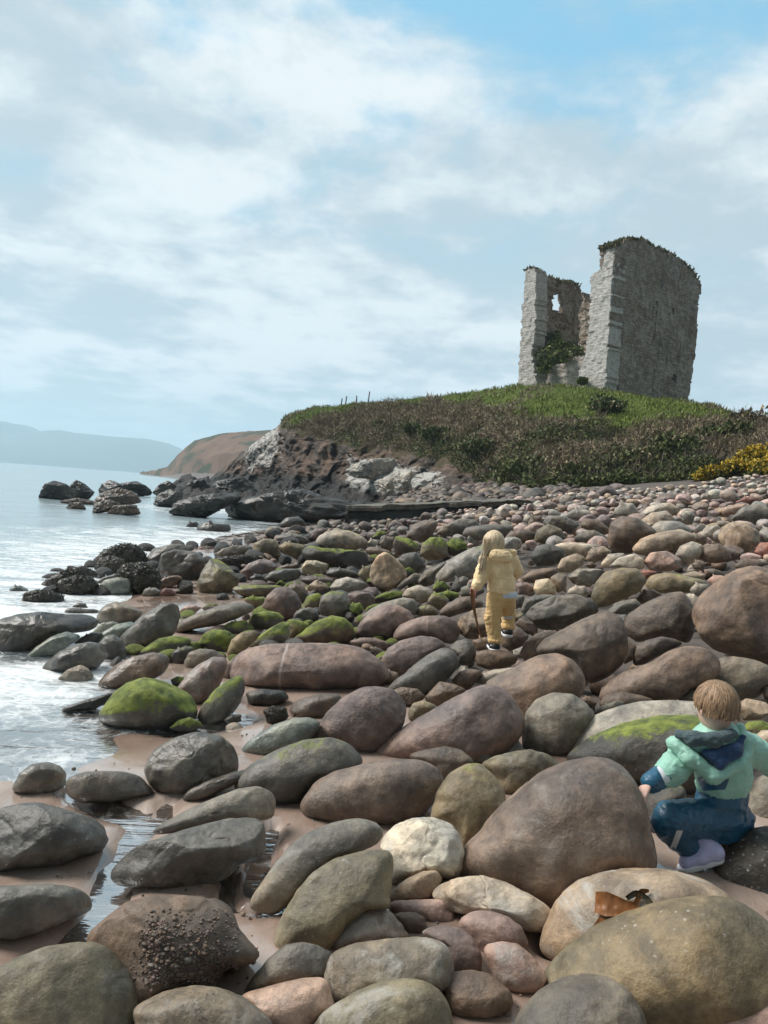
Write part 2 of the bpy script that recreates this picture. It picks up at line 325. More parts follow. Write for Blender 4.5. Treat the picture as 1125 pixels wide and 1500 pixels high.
t.out(t.n('ShaderNodeBsdfPrincipled', {'Base Color': c, 'Roughness': 0.9, 'Normal': bb, 'Specular IOR Level': 0.25}).outputs[0])

def leaf_mat(name, c1, c2, rough=0.7):
    m, t = new_mat(name); oi = t.n('ShaderNodeNewGeometry').outputs['Random Per Island']
    t.out(t.n('ShaderNodeBsdfPrincipled', {'Base Color': t.mix(oi, c1, c2), 'Roughness': rough, 'Specular IOR Level': 0.25}).outputs[0]); return m
M_GRASS = leaf_mat('meadow grass', (0.095, 0.13, 0.022), (0.27, 0.31, 0.07))
M_STRAW = leaf_mat('dry bramble', (0.12, 0.09, 0.058), (0.36, 0.29, 0.19))
M_LEAF = leaf_mat('dark leaf', (0.035, 0.055, 0.018), (0.115, 0.140, 0.045))
M_LEAF2 = leaf_mat('olive leaf', (0.07, 0.075, 0.024), (0.20, 0.195, 0.075))
M_GOLD = leaf_mat('gorse blossom', (0.40, 0.26, 0.02), (0.62, 0.44, 0.05))
M_TWIG = simple_mat('twig', (0.10, 0.075, 0.055), 0.9)
M_WOOD = simple_mat('fence wood', (0.13, 0.11, 0.09), 0.9)
M_HILL = simple_mat('mountain heath', (0.06, 0.075, 0.055), 0.95, 0.5, 0.004)
m, t = new_mat('far headland heath'); M_FAR = m
v = t.n('ShaderNodeTexCoord').outputs['Object']; n1 = t.noise(v, 0.045, 6, 0.62, 0.6); n2 = t.noise(v, 0.3, 6, 0.65)
tide = t.n('ShaderNodeAttribute', attribute_name='tide').outputs['Fac']
c = t.mix(t.ramp(n1, 0.46, 0.58), (0.19, 0.115, 0.075), (0.055, 0.06, 0.028))
c = t.mix(t.math('MULTIPLY', n2, 0.6), c, t.mix(1.0, c, (0.45, 0.42, 0.4), 'MULTIPLY'))
c = t.mix(t.ramp(t.math('ADD', tide, t.math('MULTIPLY', t.math('SUBTRACT', n2, 0.5), 0.6)), 0.4, 0.6), c, (0.20, 0.17, 0.155))
t.out(t.n('ShaderNodeBsdfPrincipled', {'Base Color': c, 'Roughness': 0.95, 'Normal': t.bump(n2, 0.35, 0.5)}).outputs[0])
# ------------------------------------------------------------------ sand, sea, mountains
def polar(fn, a0, a1, na, r0, r1, nr):
    a = np.radians(np.linspace(a0, a1, na)); r = np.geomspace(r0, r1, nr)
    A, R = np.meshgrid(a, r, indexing='ij'); x = R * np.sin(A); y = R * np.cos(A)
    return x, y
x, y = polar(None, -80, 80, 240, 0.6, 75, 300)
q = np.stack([x, y, x * 0], -1)
z = z_ground(x, y) + 0.012 * fbm(q * 1.7, 4) * sst(-0.05, 0.05, z_ground(x, y)) + 0.10 * fbm(q * 2.6 + 5, 3) * sst(0.1, 0.5, bank(x, y))
me = mesh('beach_sand', np.stack([x, y, z], -1).reshape(-1, 3), grid_faces(240, 300), M_SAND); fattr(me, 'grit', sst(.035, .12, bank(x, y)).ravel())
sand = obj('beach_sand', me); sand['kind'] = 'structure'
SEA_R = 5600
x, y = polar(None, -100, 50, 300, 1.2, SEA_R, 520)
R = np.hypot(x, y); depth = 0.0 - z_ground(x, y); depth = np.where(bank(x, y) > 0.04, -1.0, depth)
q = np.stack([x * 0.6, y, x * 0], -1)
amp = 0.05 * sst(5, 16, R) * sst(900, 60, R) * sst(0.02, 0.3, depth)
z = amp * (fbm(q * 0.55, 3) + 0.5 * fbm(q * 1.6 + 9, 3)) + 0.010 * fbm(np.stack([x * 1.2, y * 2.2, x * 0], -1) + 3, 4) * sst(7, 4, R)
depth = np.where(carve(x, y) > .012, np.minimum(depth, -z_sand(x, y) + .01), depth); keep_depth = np.where(R > 60, 1.0, depth)
foam = sst(0.30, 0.02, keep_depth) * sst(45, 18, R) * (0.34 + 0.28 * sst(5.5, 8.5, R)) + 0.12 * sst(40, 12, R)
foam = np.where((carve(x, y) > .012) & (z_sand(x, y) > 0), .40, foam)  # rills whitened with foam colour in place of reflected sky
def ring(px, py, rad, k):
    global foam
    d = hit(px, py, lambda X, Y: X * 0.0); p = P(px, py, d)
    foam = np.maximum(foam, k * sst(rad, rad * 0.35, np.hypot((x - p[0]), (y - p[1]) * 0.7)))
for a in [(40, 870, 1.6, .62), (130, 880, 1.6, .75), (230, 862, 1.8, .85), (320, 865, 1.6, .7), (60, 1000, 1.0, .72), (150, 990, .9, .62), (120, 1040, .9, .40), (20, 960, 1.0, .52), (40, 1080, .7, .38), (240, 1035, .5, .5), (340, 748, 5, .6), (290, 768, 4, .45), (260, 745, 6, .55), (430, 765, 4, .6), (60, 1000, .6, .5)]: ring(*a)
z = np.where(bank(x, y) > 0.04, -2.2, z)
me = mesh('sea', np.stack([x, y, z], -1).reshape(-1, 3), grid_faces(300, 520), M_SEA)
fattr(me, 'foam', foam.ravel()); fattr(me, 'depth', keep_depth.ravel())
sea = obj('sea', me); sea['kind'] = 'structure'

def ridge(name, keys, d, thick, mt, base=-2.0, jag=0.02, label=None):
    ks = np.array(keys, float); px = np.linspace(ks[0, 0], ks[-1, 0], 220); py = np.interp(px, ks[:, 0], ks[:, 1])
    top = P(px, py, np.full(220, d)); rows = []
    for s in np.linspace(0, 1, 40):
        k = math.sin(s * math.pi) ** 0.8; off = (s - 0.5) * 2 * thick
        p = top.copy(); p[:, 1] += off
        h = (top[:, 2] - base) * k; p[:, 2] = base + h + h * jag * 6 * fbm(np.stack([p[:, 0], p[:, 1], p[:, 0] * 0], -1) / (thick * 0.35), 5) * (1 - abs(2 * s - 1) * 0 ) * (0.15 if abs(s - .5) < .05 else 1)
        rows.append(p)
    o = obj(name, mesh(name, np.stack(rows).reshape(-1, 3), grid_faces(40, 220), mt)); o['kind'] = 'structure'; return o
ridge('mountain_range', [(-420, 600), (-300, 596), (-200, 610), (-100, 612), (-40, 614), (0, 620), (25, 622), (45, 634), (60, 639), (80, 637), (105, 634), (130, 636), (170, 640), (210, 643), (240, 648), (262, 658), (285, 672), (310, 684), (340, 703)], 4200, 900, M_HILL)

# far brown headland
def ribbon(name, keys, mt, nu=260, nv=150, noise_amp=0.0, nfreq=0.3, back=25, attrs=None, profile=None):
    k = np.array(keys, float); px = np.linspace(k[0, 0], k[-1, 0], nu)
    I = lambda j: np.interp(px, k[:, 0], k[:, j])
    F0 = P(px, I(1), I(2)); M0 = P(px, I(3), I(4)); T0 = P(px, I(5), I(6))
    rows = []; S = np.linspace(0, 1, nv)
    rows_s = []
    for s in S:
        if s < 0.35: q = F0 + (M0 - F0) * (s / 0.35)
        elif s < 0.8:
            u = (s - 0.35) / 0.45; q = M0 + (T0 - M0) * u
            q[:, 2] = M0[:, 2] + (T0[:, 2] - M0[:, 2]) * (u * 1.25 - 0.25 * u * u if profile is None else profile(u))
        else:
            u = (s - 0.8) / 0.2; q = T0 + np.stack([T0[:, 0] * u * back / T0[:, 1], np.full(nu, u * back), -0.6 * u * u * np.ones(nu)], -1)
        rows.append(q)
    V = np.stack(rows)      # nv, nu, 3
    return px, S, V
px, S, V = ribbon('f', [(205, 695, 520, 693, 525, 692, 530), (225, 699, 430, 692, 440, 690, 446), (245, 701, 400, 690, 412, 684, 420), (262, 703, 380, 682, 392, 664, 410), (285, 706, 360, 672, 372, 645, 405), (320, 708, 340, 668, 352, 636, 400), (360, 710, 330, 662, 345, 632, 395), (405, 712, 320, 658, 340, 629, 390), (470, 714, 310, 655, 335, 626, 385)], M_FAR, 240, 100, back=90)
nz = fbm(V / 14.0, 5); V[..., 2] += nz * 2.0 * sst(0.02, 0.2, S)[:, None] * sst(0.8, 0.6, S)[:, None] + 0.5 * fbm(V / 5.0 + 4, 3) * (S > .1)[:, None]; V[0, :, 2] = -1
me = mesh('far_headland', V.reshape(-1, 3), grid_faces(100, 240), M_FAR)
fattr(me, 'tide', (np.repeat(sst(0.20, 0.05, S)[:, None], 240, 1)).ravel())
fh = obj('far_headland', me); fh['kind'] = 'structure'

# the near headland: cliff foot, cliff top, crest (photo column, row, distance)
HK = [(300, 716, 105, 712, 106, 708, 107), (330, 718, 95, 690, 97, 682, 99), (370, 722, 85, 660, 90, 650, 95), (405, 728, 78, 636, 82, 625, 90), (418, 731, 75, 632, 79, 610, 86), (430, 735, 72, 632, 75, 603, 82), (460, 738, 68, 642, 72, 598, 80), (520, 742, 60, 657, 66, 592, 78), (580, 740, 54, 666, 60, 587, 75),
      (640, 736, 48, 674, 55, 581, 72), (700, 733, 42, 698, 48, 573, 68), (760, 729, 38, 708, 42, 566, 62), (800, 727, 36, 706, 40, 564, 60), (850, 723, 35, 702, 39, 568, 59), (900, 719, 34, 697, 38, 576, 58), (960, 713, 33, 692, 37, 583, 57), (1010, 709, 33, 689, 36, 590, 56), (1050, 705, 33, 682, 36, 599, 53), (1075, 703, 33, 678, 36, 609, 50), (1125, 699, 33, 672, 36, 616, 48), (1260, 690, 32, 660, 36, 625, 46)]
NU, NV = 420, 230
px, S, V = ribbon('h', HK, None, NU, NV, back=45)
HPX = px
foot_fade = sst(0.0, 0.06, S)[:, None]
cliffy = sst(0.42, 0.30, S)[:, None] * sst(840, 700, px)[None, :]
q = V * np.array([1, 1, 1.6])
dn = np.stack([0.3 * fbm(q * 0.35 + 3, 5), -1.3 * fbm(q * 0.33, 6) - 0.7 * np.abs(fbm(q * 0.9 + 8, 4)), 0.5 * fbm(q * 0.5 + 11, 5)], -1)
V = V + dn * (1.5 * cliffy * foot_fade)[..., None]
soft = (1 - cliffy) * sst(0.30, 0.5, S)[:, None] * (1 - 0.6 * sst(0.7, 0.8, S)[:, None])
V[..., 2] += soft * (0.50 * fbm(V * 0.35 + 7, 4) + 0.22 * fbm(V * 1.1, 4))
V[..., 1] -= (1 - cliffy) * sst(0.05, 0.3, S)[:, None] * sst(0.75, 0.5, S)[:, None] * 1.0 * np.abs(fbm(V * 0.5 + 2, 4))
V[0, :, 2] -= 1.5
HV = V.copy()
F = grid_faces(NV, NU)
ss = np.repeat(S[:, None], NU, 1); pp = np.repeat(px[None], NV, 0)
edge = fbm(V * 0.45 + 21, 4) * 0.13
cl = (ss < 0.36 + edge - 0.26 * sst(700, 820, pp) ) & (pp < 900)
cl |= (pp < 420 + 30 * edge) & (ss < .98)
GS = np.interp(pp, [430, 470, 560, 640, 700, 780, 850, 960, 1075], [.45, .66, .76, .74, .67, .58, .54, .55, .62])
green = sst(-.05, .05, ss - GS + 0.5 * edge) * sst(410, 440, pp)
mi = cl.ravel()[F[:, 0]].astype(int)
me = mesh('near_headland', V.reshape(-1, 3), F, [M_TURF, M_CLIFF], True, mi)
fattr(me, 'green', green.ravel()); 
fattr(me, 'tide', sst(3.6, 1.2, V[..., 2]).ravel() * sst(560, 480, pp).ravel() + 0.55 * sst(2.6, 1.2, V[..., 2]).ravel() * sst(500, 560, pp).ravel())
pale = 0.62 * sst(350, 370, pp) * sst(425, 400, pp) * sst(0.12, 0.22, ss) + 0.9 * sst(500, 520, pp) * sst(665, 630, pp) * sst(0.33, 0.22, ss) * sst(0.06, 0.12, ss)
fattr(me, 'pale', pale.ravel())
hill = obj('near_headland', me); hill['kind'] = 'structure'

def hill_point(pxq, s):          # a point of the headland surface by photo column and profile share
    i = np.interp(pxq, HPX, np.arange(NU)); j = np.asarray(s) * (NV - 1)
    i0 = np.clip(np.floor(i).astype(int), 0, NU - 2); j0 = np.clip(np.floor(j).astype(int), 0, NV - 2); fi = (i - i0)[..., None]; fj = (j - j0)[..., None]
    return (HV[j0, i0] * (1 - fi) + HV[j0, i0 + 1] * fi) * (1 - fj) + (HV[j0 + 1, i0] * (1 - fi) + HV[j0 + 1, i0 + 1] * fi) * fj

# black wave-cut shelf below the cliff
nu, nv = 260, 200
pxs = np.linspace(225, 575, nu); ds = np.geomspace(25, 95, nv); PX, DD = np.meshgrid(pxs, ds, indexing='ij')
r_ = rayF(PX, np.full(PX.shape, 740.0)); X_ = r_[..., 0] * DD; Y_ = r_[..., 1] * DD
def segd(px, d, keys):
    k = np.array(keys, float); return np.interp(px, k[:, 0], k[:, 1])
fr = segd(PX, DD, [(225, 60), (255, 46), (300, 38), (350, 36), (400, 34), (450, 31), (500, 30.5), (545, 30), (575, 29)]); bk = segd(PX, DD, [(225, 62), (255, 75), (300, 100), (350, 95), (575, 95)])
q = np.stack([X_, Y_, X_ * 0], -1)
inn = sst(-1.5, 5.0, DD - fr + 3.5 * fbm(q * .22, 4)) * sst(0, 4, bk - DD) * sst(228, 262, PX) 
lv = (0.5 * X_ + 0.9 * Y_) * .42 + 1.3 * fbm(q * .3 + 4, 3); stp = (lv - np.floor(lv)) 
rid = 0.55 * stp + 0.75 * np.abs(fbm(q * .55 + 9, 4)) + 0.25 * fbm(q * 1.6, 4)
Z_ = -0.55 + inn * (0.42 + 1.15 * rid + 0.8 * sst(45, 75, DD) * (0.5 + fbm(q * .2 + 17, 3)))
me = mesh('rock_shelf', np.stack([X_, Y_, Z_], -1).reshape(-1, 3), grid_faces(nu, nv), M_CLIFF)
fattr(me, 'tide', np.full(nu * nv, 0.85)); fattr(me, 'pale', np.zeros(nu * nv))
shelf = obj('rock_shelf', me); tag(shelf, 'broad black wave cut rock shelf in ridges below the cliff tip', 'rock shelf')

# ------------------------------------------------------------------ the ruined tower
castle = bpy.data.objects.new('ruined_castle', None); C.objects.link(castle)
cp = P(885, 574, 60.0); castle.location = cp
tag(castle, 'roofless grey stone tower ruin with a breached wall on the green hilltop', 'castle')
castle['pale'] = 0.0
def onplane(px, py, o, n):
    r = rayF(np.asarray(px, float), np.asarray(py, float)); k = ((o - EYE) @ n) / (r @ n)
    return EYE + r * k[..., None]
def corner(px, py, dy):
    d = np.linspace(50, 90, 4000); p = P(np.full(4000, px), np.full(4000, py), d)
    return p[np.argmin(abs(p[:, 1] - cp[1] - dy))]
RE = corner(1008, 585, 5.4); LE = corner(760, 566, 8.0)
def hdir(a, b):
    v = (b - a) * np.array([1, 1, 0]); return v / np.linalg.norm(v)
RD, LD = hdir(cp, RE), hdir(cp, LE)
def pip(poly, X, Y):
    x0, y0 = poly[:, 0], poly[:, 1]; x1, y1 = np.roll(x0, -1), np.roll(y0, -1); c = np.zeros(X.shape, bool)
    for a, b, e, f in zip(x0, y0, x1, y1):
        if b == f: continue
        c ^= ((b > Y) != (f > Y)) & (X < (e - a) * (Y - b) / (f - b) + a)
    return c
def wall(name, o, ud, inward, pts, holes=(), thick=1.5, cell=0.14, seed=0, pale=0.0, rough=0.10, rag=0.5):
    n = np.cross(ud, [0, 0, 1.0])
    def uz(pl):
        pl = np.array(pl, float); w_ = onplane(pl[:, 0], pl[:, 1], o, n); return np.stack([(w_ - o) @ ud, w_[:, 2] - o[2]], -1)
    poly = uz(pts); hs = [uz(h) for h in holes]
    u0, z0 = poly.min(0); u1, z1 = poly.max(0); us = np.arange(u0 - .2, u1 + .3, cell); zs = np.arange(z0 - .2, z1 + .3, cell)
    U, Z = np.meshgrid(us, zs, indexing='ij'); Uc, Zc = U[:-1, :-1] + cell / 2, Z[:-1, :-1] + cell / 2
    jx = 0.16 * rag * fbm(np.stack([np.floor(Uc / .5), np.floor(Zc / .24), Uc * 0 + seed], -1) * 1.37, 2); jz = 0.12 * rag * fbm(np.stack([Uc * 2, Zc * 2, Uc * 0 + seed + 4], -1), 2)
    M = pip(poly, Uc + jx, Zc + jz)
    for h in hs: M &= ~pip(h, Uc + jx, Zc + jz)
    nt = 5; vid = {}; vs = []; fs = []; uvs = []
    nu, nz_ = U.shape
    def vert(i, j, k):
        key = (i, j, k)
        if key not in vid: vid[key] = len(vs); vs.append((us[i], zs[j], k / (nt - 1) * thick))
        return vid[key]
    Mi = np.pad(M, 1)
    for i, j in zip(*np.nonzero(M)):
        fs.append((vert(i, j, 0), vert(i + 1, j, 0), vert(i + 1, j + 1, 0), vert(i, j + 1, 0)))
        fs.append((vert(i, j, nt - 1), vert(i, j + 1, nt - 1), vert(i + 1, j + 1, nt - 1), vert(i + 1, j, nt - 1)))
        for (di, dj, a, b) in ((-1, 0, (i, j + 1), (i, j)), (1, 0, (i + 1, j), (i + 1, j + 1)), (0, -1, (i, j), (i + 1, j)), (0, 1, (i + 1, j + 1), (i, j + 1))):
            if not Mi[i + 1 + di, j + 1 + dj]:
                for k in range(nt - 1): fs.append((vert(*a, k), vert(*a, k + 1), vert(*b, k + 1), vert(*b, k)))
    vs = np.array(vs); w3 = o + vs[:, :1] * ud + vs[:, 1:2] * np.array([0, 0, 1.0]) + vs[:, 2:] * inward
    stone = fbm(np.stack([np.floor(vs[:, 0] / .45 + .5 * (np.floor(vs[:, 1] / .24) % 2)), np.floor(vs[:, 1] / .24), vs[:, 2] * 2], -1) * 1.71 + seed, 1)
    d3 = np.stack([fbm(w3 * 2.1 + 3, 3), fbm(w3 * 2.1 + 30, 3), fbm(w3 * 2.1 + 60, 3)], -1)
    w3 = w3 + d3 * rough * 1.4 + stone[:, None] * (-inward) * rough * 0.7
    me = mesh(name, w3 - cp, np.array(fs), M_CASTLE, False)
    uvl = me.uv_layers.new(name='UVMap'); li = np.zeros(len(me.loops), np.int32); me.loops.foreach_get('vertex_index', li)
    uu = np.stack([vs[li, 0] + vs[li, 2] * 0.9, vs[li, 1]], -1); uvl.data.foreach_set('uv', uu.astype(np.float32).ravel())
    ob = obj(name, me, castle); ob.matrix_parent_inverse = Matrix(); ob['pale'] = pale; return ob
wall('wall', cp, RD, LD, [(887, 640), (887, 572), (902, 362), (906, 357), (916, 353), (925, 350), (935, 351), (945, 352), (953, 357), (960, 361), (975, 370), (985, 372), (997, 379), (1007, 388), (1015, 398), (1022, 408), (1027, 413), (1027, 428), (1023, 440), (1021, 490), (1016, 540), (1008, 590), (1006, 640)],
     [[(896, 575), (896, 556), (900, 548), (905, 550), (906, 576)], [(961, 440), (960, 470), (957, 500), (959, 500), (962, 470), (963, 440)], [(985, 452), (985, 460), (989, 460), (989, 452)], [(984, 556), (987, 546), (991, 552), (989, 560)]], 1.5, 0.14, 1, 0.12, 0.07)
wall('wall', cp - RD * 0.14, LD, RD, [(886.5, 640), (885.5, 572), (900, 362), (897, 357), (890, 360), (886, 372), (885, 388), (876, 397), (868, 401), (864, 408), (866, 428), (863, 460), (862, 490), (858, 515), (855, 528), (848, 545), (846, 640)], [], 1.45, 0.14, 2, 1.0, 0.045, 0.8)  # front face painted lighter as if sunlit
wall('wall', cp - RD * 0.14, LD, RD, [(756, 640), (759, 560), (761, 520), (764, 470), (768, 420), (770, 398), (775, 392), (781, 393), (786, 401), (784, 430), (785, 470), (779, 510), (780, 530), (784, 550), (786, 640)], [], 1.4, 0.14, 3, 0.85, 0.05, 1.2)  # outer stub of the same face, sunlight painted in likewise
wall('rubble_wall', cp + LD * 0.02 + RD * 0.5, LD, RD, [(780, 640), (790, 572), (800, 556), (803, 538), (815, 530), (828, 527), (842, 522), (856, 520), (856, 640)], [], 1.5, 0.14, 4, 0.45, 0.10, 2.0)
o5 = LE + RD * 1.2
wall('wall', o5, RD, -LD * -1.0, [(778, 640), (779, 405), (787, 402), (796, 404), (803, 405), (812, 408), (819, 417), (826, 414), (838, 412), (848, 418), (853, 427), (853, 440), (848, 456), (849, 500), (850, 640)], [[(810, 456), (810, 432), (822, 430), (823, 458)]], 0.42, 0.14, 5, 0.0, 0.11, 0.9)
o6 = cp + RD * np.linalg.norm((RE - cp)[:2]) * 1.0
wall('wall', o6, LD, -RD, [(844, 640), (846, 520), (845, 474), (850, 460), (854, 436), (858, 430), (863, 432), (868, 440), (880, 450), (900, 440), (900, 640)], [[(846, 512), (846, 476), (859, 474), (860, 512)]], 1.2, 0.14, 6, 0.0, 0.11, 0.9)

def cards(centers, size, k=1, up=0.0, seed=0, asp=2.2, spread=0.0, flat=None):
    rng = np.random.default_rng(seed); n = len(centers) * k
    c = np.repeat(np.asarray(centers, float), k, 0) + rng.normal(0, 1, (n, 3)) * spread
    d = rng.normal(0, 1, (n, 3)); d[:, 2] = np.abs(d[:, 2]) + up; d /= np.linalg.norm(d, axis=1)[:, None]
    e = np.cross(d, rng.normal(0, 1, (n, 3))); e /= np.linalg.norm(e, axis=1)[:, None] + 1e-9
    s = (np.asarray(size) * rng.uniform(0.6, 1.4, n))[:, None] if np.isscalar(size) else (np.repeat(size, k) * rng.uniform(0.6, 1.4, n))[:, None]
    v = np.stack([c - e * s / asp * 0.5, c + d * s * 0.5 + e * s / asp * 0.15 - e * s / asp * .6, c + d * s, c + d * s * 0.5 + e * s / asp * .6], 1).reshape(-1, 3)
    return v, np.arange(n * 4).reshape(-1, 4)
def top_line(pts, o, ud, depth_dir, thick, n, seed):
    pl = np.array(pts, float); nn = np.cross(ud, [0, 0, 1.0]); w_ = onplane(pl[:, 0], pl[:, 1], o, nn)
    rng = np.random.default_rng(seed); t_ = rng.uniform(0, len(w_) - 1.001, n); i = t_.astype(int); f = (t_ - i)[:, None]
    return w_[i] * (1 - f) + w_[i + 1] * f + depth_dir * (rng.uniform(0, thick, n))[:, None] + np.array([0, 0, -0.08])
tl = np.concatenate([top_line([(900, 361), (905, 357), (925, 350), (945, 352), (960, 362), (985, 372), (1007, 388), (1022, 408)], cp, RD, LD, 1.5, 900, 1), top_line([(770, 397), (775, 392), (785, 401)], cp, LD, RD, 1.4, 130, 2), top_line([(787, 402), (812, 408), (826, 414), (838, 412), (850, 420)], o5, RD, LD, 1.3, 260, 3)])
v, f = cards(tl, 0.34, 3, 0.3, 5, 2.0, 0.06); mi = np.random.default_rng(1).choice([0, 1, 2], len(f), p=[.45, .25, .3])
ob = obj('grass_cap', mesh('grass_cap', v - cp, f, [M_STRAW, M_LEAF2, M_LEAF], False, mi), castle); ob.matrix_parent_inverse = Matrix()
rng = np.random.default_rng(8); cs = []
for (a, b, dd, rr) in [(800, 522, 66, 1.0), (815, 512, 67, 1.1), (830, 512, 67, .9), (842, 518, 66, .8), (796, 540, 65, .7), (822, 523, 63.5, .8), (808, 530, 63.5, .5), (853, 560, 61, .35), (812, 495, 69, .7)]:
    c0 = P(a, b, dd); g = rng.normal(0, 1, (170, 3)); g /= np.linalg.norm(g, axis=1)[:, None]; cs.append(c0 + g * rr * rng.uniform(.6, 1, (170, 1)) * [1, 1, .8])
v, f = cards(np.concatenate(cs), 0.30, 2, 0.2, 6, 1.7); mi = np.random.default_rng(2).choice([0, 1, 2], len(f), p=[.35, .45, .2])
ob = obj('ivy', mesh('ivy', v - cp, f, [M_LEAF, M_LEAF2, M_GRASS], False, mi), castle); ob.matrix_parent_inverse = Matrix()
